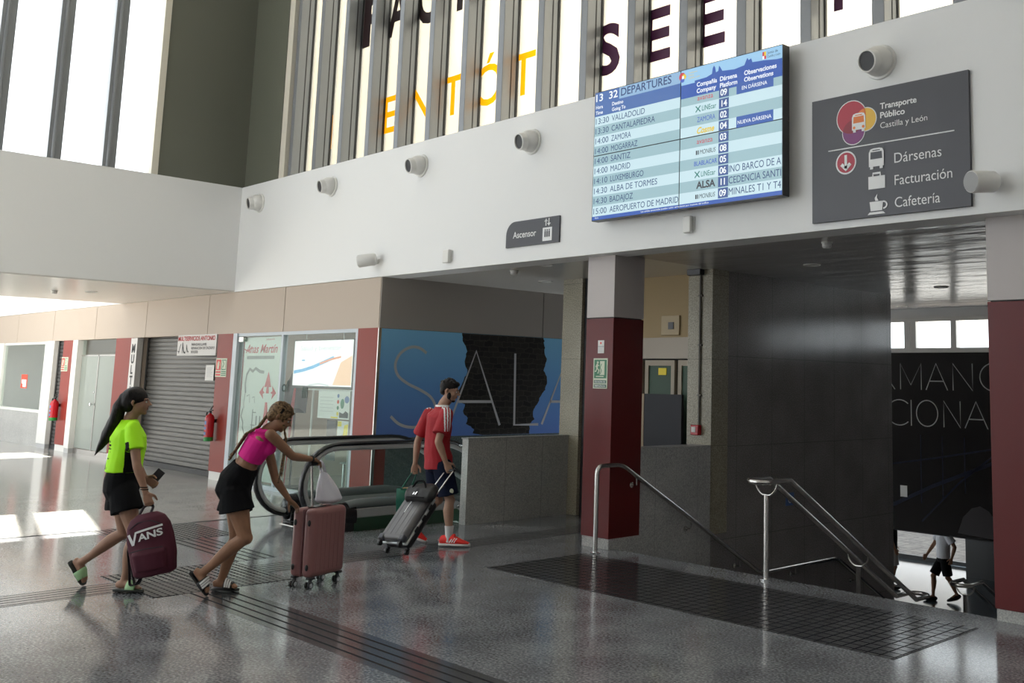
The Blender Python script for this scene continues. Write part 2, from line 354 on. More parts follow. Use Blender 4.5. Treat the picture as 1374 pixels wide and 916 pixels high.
# front window over the band: slanting view through deep mullions, big letters stuck to the panes
w2 = sroot('window_2', (-6, YM + 0.35, ZB))
YG = 7.81
f = MB(); f.box(-15.47, -15.3, YM + 0.06, YG, ZB, 9.7); obj('end_trim', f, 'cream_trim', w2)
panes = []
for i in range(25):
    xr = -15.55 + 0.772 * i + 0.39
    f = MB(); f.box(xr - 0.10, xr, YG - 0.25, YG + 0.04, ZB, 9.7); f.box(xr - 0.135, xr - 0.10, YG - 0.235, YG - 0.10, ZB, 9.7)
    o = obj('mullion', f, 'fin', w2, bevel=0.006)
    s = MB(); s.box(xr - 0.102, xr + 0.004, YG - 0.118, YG - 0.104, ZB, 9.7); s.box(xr - 0.01, xr + 0.012, YG - 0.03, YG - 0.002, ZB, 9.7); obj('gasket', s, 'fin_dark', o)
    g = MB(); g.box(xr, xr + 0.772 - 0.11, YG, YG + 0.012, ZB, 9.7); panes.append((xr, obj('glass_pane', g, 'glass_film', w2)))
f = MB(); f.box(-15.47, 3.5, YG - 0.25, YG + 0.06, 9.7, 10.06); struct('wall_front_head', f, 'white', smooth=False)
# underside of the upper floor, left and over the stairs
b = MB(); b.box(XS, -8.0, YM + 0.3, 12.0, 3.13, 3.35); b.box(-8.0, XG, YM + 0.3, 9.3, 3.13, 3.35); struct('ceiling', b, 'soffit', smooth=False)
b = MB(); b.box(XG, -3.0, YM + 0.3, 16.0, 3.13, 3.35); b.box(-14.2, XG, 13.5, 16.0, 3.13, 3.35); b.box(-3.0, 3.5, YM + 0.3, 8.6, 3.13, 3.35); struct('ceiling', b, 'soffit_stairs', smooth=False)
# mural side wall
b = MB(); b.box(XS - 0.2, XS, YM + 0.02, 10.385, 2.42, ZS + 0.03); b.box(XS - 0.2, XS, 10.4, 12.0, 2.42, ZS + 0.03); b.box(XS - 0.2, XS - 0.02, 10.3, 10.5, 2.42, ZS)
struct('wall_side', b, 'grey_clad', smooth=False)
b = MB(); b.box(XS - 0.2, XS - 0.012, YM + 0.03, 12.0, -3.0, 2.42); struct('wall_side', b, 'granite_teal', smooth=False)
b = MB(); b.box(XS, -8.0, 12.0, 12.2, -3, 3.15); struct('wall_passage', b, 'grey_clad', smooth=False)
# stairs
Y0 = 7.72; RI = 0.175; TR = 0.305
b = MB()
for i in range(8):
    b.box(XG, -3.47, Y0 + i * TR, Y0 + (i + 1) * TR + 0.02, -RI * (i + 1) - 0.25, -RI * (i + 1)) if i < 7 else None
b.box(XG, -3.47, Y0 + 7 * TR, 11.85, -1.4 - 0.25, -1.4)
for i in range(7):
    b.box(XG, -3.47, 11.85 + i * TR, 11.85 + (i + 1) * TR + 0.02, -1.4 - 0.1714 * (i + 1) - 0.25, -1.4 - 0.1714 * (i + 1))
struct('stairs', b, 'granite_grey', smooth=False)
b = MB(); b.box(-16, -3.3, 13.95, 24.2, -2.9, -2.6); struct('floor_lower', b, mat('blue_grey_floor', (0.07, 0.095, 0.12), 0.15), smooth=False)
# stair side walls
b = MB(); b.box(XG - 0.28, XG, 7.64, 9.3, -1.6, 1.03); struct('wall_stairs', b, 'granite_dado' if 'granite_dado' in M else 'granite_dark', smooth=False)
b = MB(); b.box(XG - 0.3, XG, 9.3, 13.5, -2.6, 3.15); struct('wall_stairs', b, 'granite_dark', smooth=False)
b = MB(); b.box(-3.47, -3.2, 8.0, 16.2, -2.6, 3.15); struct('wall_stairs', b, 'granite_dark', smooth=False)
# free-standing and engaged pillars
p = sroot('pillar', (-7.93, 7.83, 0))
b = MB(); b.box(-8.14, -7.715, 7.62, 8.09, 2.445, 3.15); obj('cladding', b, 'pale_clad', p, smooth=False, bevel=0.004)
b = MB(); b.box(-8.14, -7.715, 7.62, 8.09, 0.11, 2.435); obj('cladding', b, 'dark_red', p, smooth=False, bevel=0.004)
b = MB(); b.box(-8.13, -7.722, 7.63, 8.08, 0.0, 0.11); b.box(-8.12, -7.73, 7.64, 8.07, 0.1, 3.15, 1); obj('plinth', b, ['granite_grey', 'fin_dark'], p, smooth=False)
p = sroot('pillar', (-2.9, 7.8, 0))
b = MB(); b.box(-3.51, -2.3, 7.65, 8.0, 2.45, 3.17); obj('cladding', b, 'pale_clad', p, smooth=False, bevel=0.004)
b = MB(); b.box(-3.51, -2.3, 7.65, 8.0, 0.09, 2.44); obj('cladding', b, 'dark_red', p, smooth=False, bevel=0.004)
b = MB(); b.box(-3.5, -2.31, 7.66, 7.99, 0.0, 0.09); b.box(-3.49, -2.32, 7.67, 7.98, 0.08, 3.15, 1); obj('plinth', b, ['granite_grey', 'fin_dark'], p, smooth=False)
b = MB(); b.box(-2.3, 3.5, 7.66, 8.0, 0, 3.15); struct('wall_right_front', b, 'dark_red', smooth=False)
b = MB(); b.box(-10.31, -9.93, 9.2, 9.62, 0, 3.15); struct('pillar', b, 'granite_cream', smooth=False)
b = MB(); b.box(-9.925, -9.86, 9.25, 9.6, 0, 3.15); struct('trim_1', b, 'fin_dark', smooth=False)
b = MB(); b.box(-8.1, XG + 0.002, 9.288, 9.6, 0.0, 3.15); struct('pillar', b, 'granite_cream', smooth=False)
# low granite parapet beside the escalator
b = MB(); b.box(-10.24, -10.12, 7.56, 9.22, 0, 1.02); b.box(-10.25, -10.11, 7.55, 9.2, 1.02, 1.035); struct('parapet', b, 'granite_grey', smooth=False)
# end wall: dark picture wall, windows over it
b = MB(); b.box(-14.2, -3.2, 16.0, 16.2, -0.7, 2.36); struct('wall_end', b, 'black', smooth=False)
b = MB(); b.box(-14.2, -3.2, 16.0, 16.2, 2.97, 3.35); struct('wall_end', b, 'white', smooth=False)
w3 = sroot('window_3', (-8.3, 16.05, 2.36))
f = MB()
f.box(-14.2, -3.2, 15.98, 16.1, 2.36, 2.44); f.box(-14.2, -3.2, 15.98, 16.1, 2.9, 2.97)
for x in (-12.7, -11.9, -10.45, -9.6, -8.88, -8.0, -6.5, -5.7, -4.2): f.box(x, x + 0.10, 15.98, 16.1, 2.44, 2.9)
f.box(-8.76, -8.66, 15.99, 16.1, 2.44, 2.9)
obj('frame', f, 'plastic_white', w3, smooth=False)
g = MB(); g.box(-14.2, -3.2, 16.06, 16.07, 2.4, 2.95); obj('glass_pane', g, 'glass_window', w3)
w6 = sroot('added_window', (-14.3, 15, -2.6))  # unseen glazing, added to let daylight into the stair hall
g = MB(); g.box(-14.31, -14.29, 13.5, 24.2, -2.6, 3.13); obj('glass_pane', g, 'glass_window', w6)
f = MB()
for y in (13.5, 15.9, 18.5, 21, 24.1): f.box(-14.36, -14.24, y, y + .1, -2.6, 3.13)
f.box(-14.36, -14.24, 13.5, 24.2, -.5, -.4); obj('frame', f, 'plastic_white', w6, smooth=False)
b = MB(); b.box(-14.2, XG - 0.3, 13.4, 13.5, -2.6, 3.35); struct('wall_lower_left', b, 'grey_clad', smooth=False)
b = MB(); b.box(-16, -3.2, 16.2, 24.2, -0.45, -0.2); struct('ceiling_lower', b, 'grey_clad', smooth=False)
b = MB(); b.box(-11.15, -3.2, 22.8, 23.0, -2.6, -0.45); struct('wall_lower_end', b, 'black', smooth=False)
b = MB(); b.box(-3.4, -3.2, 16.2, 24.2, -2.6, -0.45); struct('wall_lower_right', b, 'black', smooth=False)
b = MB(); b.box(-15, -11.2, 24.0, 24.2, -2.6, -2.5); struct('threshold', b, 'black', smooth=False)
M['pavement'] = speckle('pale_paving', [(0.3, (0.24, 0.24, 0.24)), (0.6, (0.38, 0.37, 0.36)), (0.8, (0.45, 0.44, 0.42))], 6, 0.8, 0.4)  # speckled slabs in their own pale grey
tile_lines(M['pavement'], m_cols['pale_paving'], 1, 0.03, (0.2, 0.2, 0.2), [('X', 0.5, 0), ('Y', 0.5, 0)])
M['facade'] = mat('cream_facade', (0.50, 0.46, 0.38), 0.8)
b = MB(); b.box(-32, -30, 11.5, 34, 3.0, 34); b.box(-30.0, -29.97, 11.5, 34, 3.0, 3.6)
for k in range(9): b.box(-30, -29.9, 11.5, 34, 6 + 3 * k, 6.25 + 3 * k)
struct('building_outside', b, 'facade', smooth=False)
b = MB(); b.box(-21, -16.9, 6.25, 14, 10.3, 18); struct('sun_blocker', b, 'facade', smooth=False)  # unseen block, added to stop the sun at the last left pane
b = MB(); b.box(-60, 10, 24.6, 48, 2.2, 2.6); struct('canopy_outside', b, 'white', smooth=False)
b = MB(); b.box(-80, 10, 24.2, 80, -2.9, -2.6); struct('ground', b, 'pavement', smooth=False)
# ------------------------------------------------------------------ shop fronts under the fascia
YF = YM + 0.02
b = MB(); b.box(-34, XS - 0.05, 11.0, 11.2, 0, 3.12); struct('wall_shops_back', b, 'grey_clad', smooth=False)
b = MB(); b.box(-34, XS - 0.2, YM + 0.1, 11.2, 2.85, 2.95); struct('ceiling_shops', b, 'white', smooth=False)
for x0, x1 in ((-26.0, -25.95), (-20.75, -20.7), (-16.62, -16.58)):
    b = MB(); b.box(x0, x1, YM + 0.1, 11.0, 0, 2.9); struct('wall_between_shops', b, 'cream', smooth=False)
# far corner: granite sill wall and a big pane
b = MB(); b.box(-34, -26.32, YF, YF + 0.2, 0, 0.77); struct('wall_shop_sill', b, 'granite_grey', smooth=False)
w = sroot('window_4', (-28.2, YF + 0.1, 0.77))
f = MB(); f.box(-34, -26.32, YF - 0.02, YF + 0.12, 0.77, 0.83); f.box(-30.1, -29.75, YF, YF + 0.1, 0.83, 2.42); f.box(-34, -26.32, YF + 0.02, YF + 0.1, 2.36, 2.42); obj('frame', f, 'plastic_white', w, smooth=False)
g = MB(); g.box(-29.75, -26.32, YF + 0.05, YF + 0.06, 0.83, 2.36); obj('glass_pane', g, 'glass', w)
b = MB(); rect(b, onM(YF + 0.05), -28.18, -27.7, 1.31, 1.64, 0); rect(b, onM(YF + 0.05), -28.12, -27.76, 1.34, 1.52, 1, 0.005); rect(b, onM(YF + 0.05), -28.18, -28.02, 1.31, 1.42, 2, 0.006)
M['notice_red'] = mat('orange_red_print', srgb(222, 70, 40), 0.5); M['grey_print'] = mat('grey_print', (0.45, 0.45, 0.45), 0.5)
tag(obj('window_notice', b, ['notice_red', 'paper', 'notice_red']), 'small orange-red and white notice stuck on the far left shop window', 'notice')
b = MB(); b.box(-26.32, -25.68, YF - 0.03, YF + 0.2, 0.1, 2.42); b.box(-26.3, -25.7, YF - 0.02, YF + 0.18, 0, 0.1, 1); struct('pilaster', b, ['plastic_white', 'grey_print'], smooth=False)
# shutters are ribbed curtains in side rails
def shutter(name, x0, x1, y, z1, m, label):
    t = thing(name, label, 'shutter', ((x0 + x1) / 2, y, 0))
    prof = []; z = 0.09; pz = 0.083
    while z < z1:
        prof += [(0.0, z), (-0.012, z + pz * 0.2), (-0.016, z + pz * 0.5), (-0.012, z + pz * 0.8), (0.0, z + pz * 0.94)]; z += pz
    V = []; F = []
    for dy, z in prof: V += [(x0 + 0.03, y + dy, z), (x1 - 0.03, y + dy, z)]
    for i in range(len(prof) - 1): F.append((2 * i, 2 * i + 1, 2 * i + 3, 2 * i + 2))
    c = MB(); c.add(V, F); c.box(x0 + 0.03, x1 - 0.03, y + 0.001, y + 0.02, 0.05, z1); obj('curtain', c, m, t, ang=25)
    c = MB(); c.box(x0 + 0.03, x1 - 0.03, y - 0.03, y + 0.02, 0.0, 0.09); obj('bottom_bar', c, 'fin_dark', t, bevel=0.004)
    for x in (x0, x1 - 0.05): c = MB(); c.box(x, x + 0.05, y - 0.04, y + 0.03, 0, z1); obj('side_rail', c, 'shutter_dark', t, bevel=0.003)
    return t
shutter('roller_shutter', -25.68, -25.08, YF + 0.1, 2.42, 'shutter_dark', 'narrow dark roller shutter beside the far fire extinguisher')
shutter('roller_shutter', -20.72, -17.1, YF + 0.2, 2.42, 'shutter', 'wide grey roller shutter closed under the shoe repair sign')
def red_pillar(x0, x1, d=0.2):
    b = MB(); b.box(x0, x1, YF - 0.012, YF + d, 0.14, 2.42); b.box(x0 + 0.005, x1 - 0.005, YF, YF + d, 0, 0.14, 1); struct('pillar', b, ['red_shop', 'plastic_white'], smooth=False)
M['red_shop'] = mat('terracotta_red_cladding', srgb(134, 48, 38), 0.35, spec=0.25)
for x0, x1 in ((-25.08, -24.4), (-21.87, -21.0), (-17.13, -16.56), (-12.64, XS - 0.01)): red_pillar(x0, x1)
b = MB(); b.box(-24.4, -24.1, YF - 0.03, YF + 0.15, 0.1, 2.42); b.box(-24.39, -24.11, YF - 0.02, YF + 0.14, 0, 0.1, 1); struct('pilaster', b, ['plastic_white', 'grey_print'], smooth=False)
# frosted door
d = sroot('door_1', (-23, YF + 0.1, 0))
g = MB(); g.box(-24.1, -23.05, YF + 0.08, YF + 0.1, 0.12, 2.07); obj('door_leaf', g, 'glass_frost', d)
g = MB(); g.box(-23.03, -21.9, YF + 0.08, YF + 0.1, 0.12, 2.07); obj('side_pane', g, 'glass_frost', d)
g = MB(); g.box(-24.1, -21.9, YF + 0.08, YF + 0.1, 2.1, 2.42); obj('top_pane', g, 'glass', d)
f = MB(); f.box(-24.1, -21.87, YF + 0.07, YF + 0.12, 0.0, 0.11); f.box(-23.06, -23.02, YF + 0.07, YF + 0.11, 0.11, 2.1); f.box(-24.1, -21.87, YF + 0.07, YF + 0.11, 2.07, 2.1); obj('rail', f, 'steel', d, smooth=False)
h = MB(); h.lathe((-23.15, YF + 0.08, 1.06), (0, -1, 0), [(0.012, 0), (0.012, 0.04), (0.035, 0.045), (0.035, 0.07), (0.02, 0.08)], 14); obj('door_knob', h, 'chrome', d)
h = MB(); h.lathe((-23.15, YF + 0.08, 1.31), (0, -1, 0), [(0.02, 0), (0.02, 0.015), (0.01, 0.018)], 14); obj('lock', h, 'chrome', d)
# signs of the shoe repairer
M['ink_red'] = mat('red_lettering', srgb(190, 30, 38), 0.5); M['ink_black'] = mat('black_lettering', (0.02, 0.02, 0.022), 0.5); M['sign_white'] = mat('white_sign_board', (0.66, 0.64, 0.62), 0.4)
t = thing('shop_sign', 'white sign with red heading and shoe drawings on the wide shutter', 'sign', (-18.0, YF + 0.1, 2.06))
b = MB(); b.box(-18.82, -17.2, YF - 0.01, YF + 0.02, 2.06, 2.43); obj('board', b, 'sign_white', t, bevel=0.003)
P = onM(YF - 0.01); b = MB(); text(b, P, 'MULTISERVICIOS ANTONIO', -18.79, 2.325, 0.075, 1.54, bold=0.02); obj('heading', b, 'ink_red', t)
b = MB()
for i, s in enumerate(('PARAGUAS LLAVES', 'REPARACION DE CALZADO', 'BOLSOS')): text(b, P, s, -18.2, 2.235 - 0.065 * i, 0.042, bold=0.015, w=(0.62, 0.95, 0.28)[i])
def heel(b, P, u, v, k):   # a court shoe in profile
    pts = [(0, .9), (.12, 1.0), (.3, .6), (.55, .22), (.95, .1), (1.0, 0), (.6, 0), (.35, .22), (.17, .55), (.12, 0), (.05, 0), (.03, .6)]
    poly(b, P, [(u + a * k * .8, v + c * k) for a, c in pts], 0, 0.005)
heel(b, P, -18.6, 2.1, 0.2); heel(b, P, -18.42, 2.12, 0.14)
stroke(b, P, [(-18.75, 2.1), (-18.7, 2.2), (-18.66, 2.27)], 0.02); stroke(b, P, [(-18.78, 2.14), (-18.7, 2.13)], 0.012)
obj('lettering', b, 'ink_black', t)
t = thing('shop_sign', 'narrow vertical white sign with stacked black letters left of the wide shutter', 'sign', (-20.85, YF, 0.6))
b = MB(); b.box(-21.02, -20.7, YF - 0.03, YF + 0.1, 0.5, 2.41); obj('board', b, 'sign_white', t, bevel=0.003)
b = MB(); P = onM(YF - 0.03)
for i, ch in enumerate('MULTISER'): text(b, P, ch, -20.86, 2.13 - 0.205 * i, 0.16, bold=0.035, align='C')
obj('lettering', b, 'ink_black', t)
b = MB(); P = onM(YF + 0.17); rect(b, P, -17.96, -17.62, 1.63, 1.9)
for i in range(7): rect(b, P, -17.9, -17.68 - 0.03 * (i % 3), 1.845 - 0.025 * i, 1.851 - 0.025 * i, 1, 0.005)
tag(obj('paper_notice', b, ['paper', 'grey_print']), 'white paper notice taped to the right edge of the wide grey shutter', 'notice')
# photoluminescent safety plates
M['safety_red'] = mat('safety_red', srgb(205, 40, 36), 0.4); M['safety_green'] = mat('safety_green', srgb(20, 110, 70), 0.4); M['safety_pale'] = mat('pale_photoluminescent', (0.62, 0.66, 0.52), 0.5)
def safety(x, w_, z0, z1, label):
    t = thing('safety_plate', label, 'sign', (x + w_ / 2, YF - 0.012, z0), 'extinguisher plates on the red pillars')
    P = onM(YF - 0.012); h = z1 - z0
    b = MB(); rect(b, P, x, x + w_, z0, z1, 0, 0.004, 0.004); obj('plate', b, 'safety_pale', t)
    b = MB(); rect(b, P, x + .02, x + w_ * .48, z0 + h * .36, z1 - .02, 0, .006); rect(b, P, x + .02, x + w_ * .48, z0 + h * .06, z0 + h * .16, 0, .006); rect(b, P, x + .02, x + w_ * .48, z0 + h * .22, z0 + h * .31, 0, .006)
    c = x + w_ * .25; s = MB()
    rect(s, P, c - .03, c + .03, z0 + h * .42, z0 + h * .76, 0, .009); rect(s, P, c - .012, c + .012, z0 + h * .76, z0 + h * .84, 0, .009); stroke(s, P, [(c + .01, z0 + h * .83), (c + .06, z0 + h * .76), (c + .065, z0 + h * .6)], .012, 0, .009)
    obj('red_panel', b, 'safety_red', t); obj('extinguisher_symbol', s, 'safety_pale', t)
    b = MB(); u0, u1 = x + w_ * .54, x + w_ - .02
    for k in range(3): rect(b, P, u0, u1, z0 + h * (.06 + .1 * k), z0 + h * (.12 + .1 * k), 0, .006)
    stroke(b, P, [(u0 + .01, z0 + h * .4), (u0 + .01, z1 - .03), (u1 - .01, z1 - .03), (u1 - .01, z0 + h * .4), (u0 + .01, z0 + h * .4)], .02, 0, .006)
    stroke(b, P, [(u0 + .05, z0 + h * .5), (u0 + .09, z0 + h * .7), (u0 + .05, z0 + h * .85)], .025, 0, .006); obj('green_panel', b, 'safety_green', t)
safety(-17.14, 0.42, 1.7, 2.01, 'extinguisher safety plate on the red pillar beside the wide grey shutter')
safety(-25.1, 0.42, 1.74, 2.05, 'extinguisher safety plate on the red pillar beside the narrow dark shutter')
# fire extinguishers
M['ext_red'] = mat('extinguisher_red', srgb(176, 22, 34), 0.25); M['ext_green'] = mat('green_base', srgb(20, 130, 50), 0.4); M['ext_blue'] = mat('blue_label', srgb(80, 110, 170), 0.4)
def extinguisher(x, z, label, r):
    y = YF - 0.02 - r - 0.02
    t = thing('fire_extinguisher', label, 'fire extinguisher', (x, y, z))
    c = MB(); c.lathe((x, y, z), (0, 0, 1), [(r * .9, 0.06), (r, 0.065), (r, 0.36), (r * .95, 0.39), (r * .75, 0.42), (r * .35, 0.44), (r * .3, 0.46)], 24); obj('cylinder', c, 'ext_red', t)
    c = MB(); c.lathe((x, y, z), (0, 0, 1), [(r * .96, 0), (r * 1.02, 0.005), (r * 1.02, 0.065), (r * .9, 0.066)], 24); obj('base_ring', c, 'ext_green', t)
    c = MB(); c.lathe((x, y, z + .455), (0, 0, 1), [(r * .3, 0), (r * .3, 0.04), (r * .2, 0.05)], 12); c.box(x - .015, x + r * 1.2, y - .015, y + .015, z + .5, z + .515); c.tube([(x - .01, y, z + .5), (x + r * .6, y, z + .55), (x + r * 1.2, y, z + .575)], .01, 6); obj('valve', c, 'black', t)
    c = MB(); c.tube([(x, y - .01, z + .48), (x - r * .9, y - .02, z + .475), (x - r * 1.25, y - .02, z + .42), (x - r * 1.25, y - .02, z + .25), (x - r * 1.22, y - .02, z + .12)], .013, 8); obj('hose', c, 'rubber', t)
    c = MB(); P = lambda u, v, d=0.0: Vector((x + math.sin(u) * (r + d), y - math.cos(u) * (r + d), v))
    for v0, v1 in ((.1, .15), (.19, .23), (.27, .33)):
        for i in range(6): c.add([P(-.75 + i * .2, z + v0, .001), P(-.55 + i * .2, z + v0, .001), P(-.55 + i * .2, z + v1, .001), P(-.75 + i * .2, z + v1, .001)], [(0, 1, 2, 3)])
    obj('printed_label', c, 'ext_blue', t)
    c = MB(); c.box(x - .03, x + .03, y + r * .8, YF - .012, z + .3, z + .36); obj('wall_bracket', c, 'black', t)
extinguisher(-16.98, 0.64, 'red fire extinguisher on the red pillar right of the wide shutter', 0.075)
extinguisher(-24.93, 0.66, 'red fire extinguisher on the red pillar by the narrow dark shutter', 0.085)
# glazed shop with the leaflets
w = sroot('window_5', (-14.5, YF + 0.05, 0))
f = MB(); f.box(-16.54, -16.4, YF - 0.02, YF + 0.1, 0, 2.42); f.box(-16.54, -12.66, YF, YF + 0.08, 2.37, 2.42); f.box(-16.4, -12.66, YF, YF + 0.08, 0, 0.06); f.box(-14.9, -14.84, YF, YF + 0.08, 0.06, 2.37); f.box(-12.72, -12.66, YF, YF + .08, 0.06, 2.37)
M['frame_blue'] = mat('pale_blue_frame', (0.52, 0.57, 0.62), 0.35); obj('frame', f, 'frame_blue', w, smooth=False)
g = MB(); g.box(-14.84, -12.72, YF + 0.03, YF + 0.04, 0.06, 2.37); obj('glass_pane', g, 'glass', w)
g = MB(); g.box(-16.4, -14.9, YF + 0.03, YF + 0.04, 0.06, 2.37); dp = obj('glass_pane', g, 'glass', w)
h = MB(); h.box(-16.36, -16.2, YF - .005, YF + .06, 2.28, 2.36); obj('hinge', h, 'steel', dp)
t = thing('poster_panel', 'tall white shop panel with red script heading and red arrows', 'poster', (-15.65, YF + 0.06, 0.1))
P = onM(YF + 0.055)
b = MB(); rect(b, P, -16.25, -14.92, 0.1, 2.35, 0, 0.0, 0.01); obj('board', b, mat('pale_green_white_board', (0.60, 0.62, 0.58), 0.4), t)
b = MB(); text(b, P, 'Anas Martín', -16.2, 2.1, 0.13, 1.1, shear=0.35, bold=0.012); stroke(b, P, [(-16.24, 2.16), (-16.1, 2.12), (-15.98, 2.2)], .02); text(b, P, 'peluquería', -15.5, 2.3, 0.03, .28, d=.005)
for (a0, a1) in (((-15.35, 1.5), 0), ):
    poly(b, P, [(-15.46, 1.56), (-15.24, 1.56), (-15.35, 1.8)]); poly(b, P, [(-15.4, 1.46), (-15.3, 1.46), (-15.32, 1.58), (-15.38, 1.58)])
    poly(b, P, [(-15.62, 1.47), (-15.48, 1.37), (-15.5, 1.45), (-15.44, 1.47), (-15.5, 1.5), (-15.48, 1.58)]); poly(b, P, [(-15.06, 1.47), (-15.2, 1.37), (-15.18, 1.45), (-15.25, 1.47), (-15.18, 1.5), (-15.2, 1.58)])
    poly(b, P, [(-15.4, 1.32), (-15.33, 1.32), (-15.3, 1.15), (-15.27, 1.05), (-15.32, 0.86), (-15.36, 0.78), (-15.42, 0.86), (-15.44, 1.05), (-15.42, 1.15)])
obj('red_print', b, 'ink_red', t)
b = MB(); rect(b, P, -16.14, -15.2, 2.0, 2.05, 0); stroke(b, P, [(-16.1, 1.45), (-16.13, 1.6), (-16.1, 1.75), (-16.0, 1.84), (-15.9, 1.8), (-15.8, 1.85), (-15.65, 1.8), (-15.5, 1.79)], .05)
stroke(b, P, [(-16.1, 1.5), (-16.14, 1.3), (-16.12, 1.2)], .02); stroke(b, P, [(-16.15, 1.2), (-16.2, 1.08), (-16.12, .98), (-16.12, .9), (-16.05, .8), (-15.85, .76)], .035)
stroke(b, P, [(-16.05, 1.4), (-15.95, 1.43), (-15.93, 1.3)], .015); stroke(b, P, [(-15.85, 1.38), (-15.78, 1.4), (-15.76, 1.3)], .015)
stroke(b, P, [(-15.8, 1.2), (-15.8, .85)], .03); stroke(b, P, [(-15.85, .95), (-15.7, .95)], .015); stroke(b, P, [(-15.8, 1.15), (-15.68, 1.15)], .015); stroke(b, P, [(-15.66, 1.1), (-15.66, .95)], .04); stroke(b, P, [(-15.54, 1.1), (-15.54, .95)], .04)
obj('grey_print', b, mat('warm_grey_print', (0.2, 0.2, 0.19), 0.5), t)
# inside that shop
b = MB(); b.box(-16.58, -12.3, 10.2, 10.3, 0, 2.9); struct('wall_shop_back', b, mat('sage_wall', (0.25, 0.255, 0.20), 0.6), smooth=False)
b = MB(); b.box(-16.58, -12.3, 10.1, 10.2, 0.75, 0.95); struct('trim_2', b, 'plastic_white', smooth=False)
def ceiling_lamp(x, y, z, lx, ly, power, label, cat='lamp', size=None):
    t = thing('ceiling_lamp', label, cat, (x, y, z))
    b = MB(); b.box(x - lx / 2, x + lx / 2, y - ly / 2, y + ly / 2, z - 0.04, z); obj('housing', b, 'plastic_white', t, bevel=0.004)
    b = MB(); b.box(x - lx / 2 + .02, x + lx / 2 - .02, y - ly / 2 + .02, y + ly / 2 - .02, z - 0.052, z - 0.038); obj('diffuser', b, glow('lamp_diffuser', 255, 250, 240, 1.5), t)
    l = bpy.data.lights.new('lamp_light', 'AREA'); l.shape = 'RECTANGLE'; l.size = lx; l.size_y = ly; l.energy = power; l.color = (1, .97, .9)
    o = bpy.data.objects.new('lamp_light', l); COL.objects.link(o); o.parent = t; o.location = (0, 0, -0.07)
ceiling_lamp(-14.4, 8.9, 2.85, 1.2, 0.3, 9, 'flat ceiling lamp inside the leaflet shop')
ceiling_lamp(-28.2, 9.2, 2.85, 1.2, 0.3, 25, 'added flat ceiling lamp inside the far left shop')  # no fitting known here; added to brighten the shop interior
ceiling_lamp(-23.0, 9.2, 2.85, 1.2, 0.3, 14, 'added flat ceiling lamp behind the frosted glass door')  # added to light the door panes from behind, no fitting known
t = thing('display_screen', 'bright screen hanging in the shop window with a blue and orange streak', 'screen', (-13.82, YF + 0.16, 1.6))
b = MB(); b.box(-14.72, -12.96, YF + 0.13, YF + 0.18, 1.57, 2.29); obj('housing', b, 'black', t, bevel=0.005)
P = onM(YF + 0.129)
b = MB(); rect(b, P, -14.7, -12.98, 1.6, 2.275, 0, 0.0015, 0.001)
b.add([P(-12.99, 1.62, .003), P(-12.99, 2.05, .003), P(-13.3, 1.95, .003), P(-13.5, 1.62, .003)], [(0, 1, 2, 3)], 2)
stroke(b, P, [(-14.68, 1.8), (-14.4, 1.83), (-14.1, 1.88), (-13.8, 1.95), (-13.5, 2.02)], .05, 1, .003); stroke(b, P, [(-13.9, 1.93), (-13.6, 1.99), (-13.3, 2.03)], .03, 3, .004); stroke(b, P, [(-13.3, 1.93), (-13.0, 1.95)], .025, 2, .004); stroke(b, P, [(-14.45, 1.98), (-14.35, 1.98)], .02, 1, .003)
stroke(b, P, [(-14.2, 1.61), (-13.9, 1.635), (-13.6, 1.61)], .02, 4, .003); text(b, P, 'Salud y bienestar', -14.5, 2.13, .07, 1.2, 4, d=.003)
obj('picture', b, [glow('screen_white', 252, 250, 248, 1.15), glow('screen_blue', 90, 175, 225), glow('screen_peach', 255, 205, 165), glow('screen_orange', 240, 150, 110), glow('screen_grey', 205, 210, 215)], t)
for x in (-14.4, -13.3): b = MB(); b.tube([(x, YF + .155, 2.28), (x, YF + .155, 2.86)], .006, 6); obj('hanging_rod', b, 'steel', t)
t = thing('notice_board', 'white leaflet board standing under the hanging screen', 'notice board', (-13.4, YF + 0.12, 0.05))
b = MB(); b.tube([(-14.08, YF + .14, .01), (-14.06, YF + .14, 1.56)], .016, 8); b.tube([(-12.98, YF + .14, .01), (-12.96, YF + .14, 1.54)], .016, 8); b.tube([(-14.2, YF + .14, 1.545), (-12.9, YF + .14, 1.55)], .012, 8); obj('stand', b, 'plastic_white', t)
P = onM(YF + 0.11)
b = MB(); rect(b, P, -13.84, -12.95, 1.14, 1.54, 0); obj('sheet', b, 'paper', t)
b = MB(); cols = ['ext_blue', 'notice_red', 'safety_green', 'yellow_print', 'ink_black']; M['yellow_print'] = mat('yellow_print', srgb(240, 215, 40), 0.5)
for i in range(4): disc(b, P, -13.27, 1.47 - .085 * i, .028, i % 4, .006)
disc(b, P, -13.15, 1.36, .05, 2, .006, rv=.07); disc(b, P, -13.03, 1.42, .06, 0, .006, rv=.05); poly(b, P, [(-13.22, 1.16), (-12.98, 1.16), (-12.98, 1.23), (-13.05, 1.26), (-13.12, 1.22), (-13.22, 1.24)], 4, .006); rect(b, P, -13.45, -13.26, 1.15, 1.17, 3, .006)
for i in range(5): rect(b, P, -13.78, -13.4, 1.44 - .05 * i, 1.446 - .05 * i, 5, .006)
obj('pictures', b, cols + ['grey_print'], t)
b = MB(); rect(b, P, -13.25, -12.95, .72, 1.12, 0); rect(b, P, -13.24, -13.14, 1.04, 1.11, 1, .006); poly(b, P, [(-13.1, .84), (-12.97, .8), (-12.96, 1.08), (-13.06, 1.06)], 1, .006); obj('yellow_sheet', b, ['paper', 'yellow_print'], t)
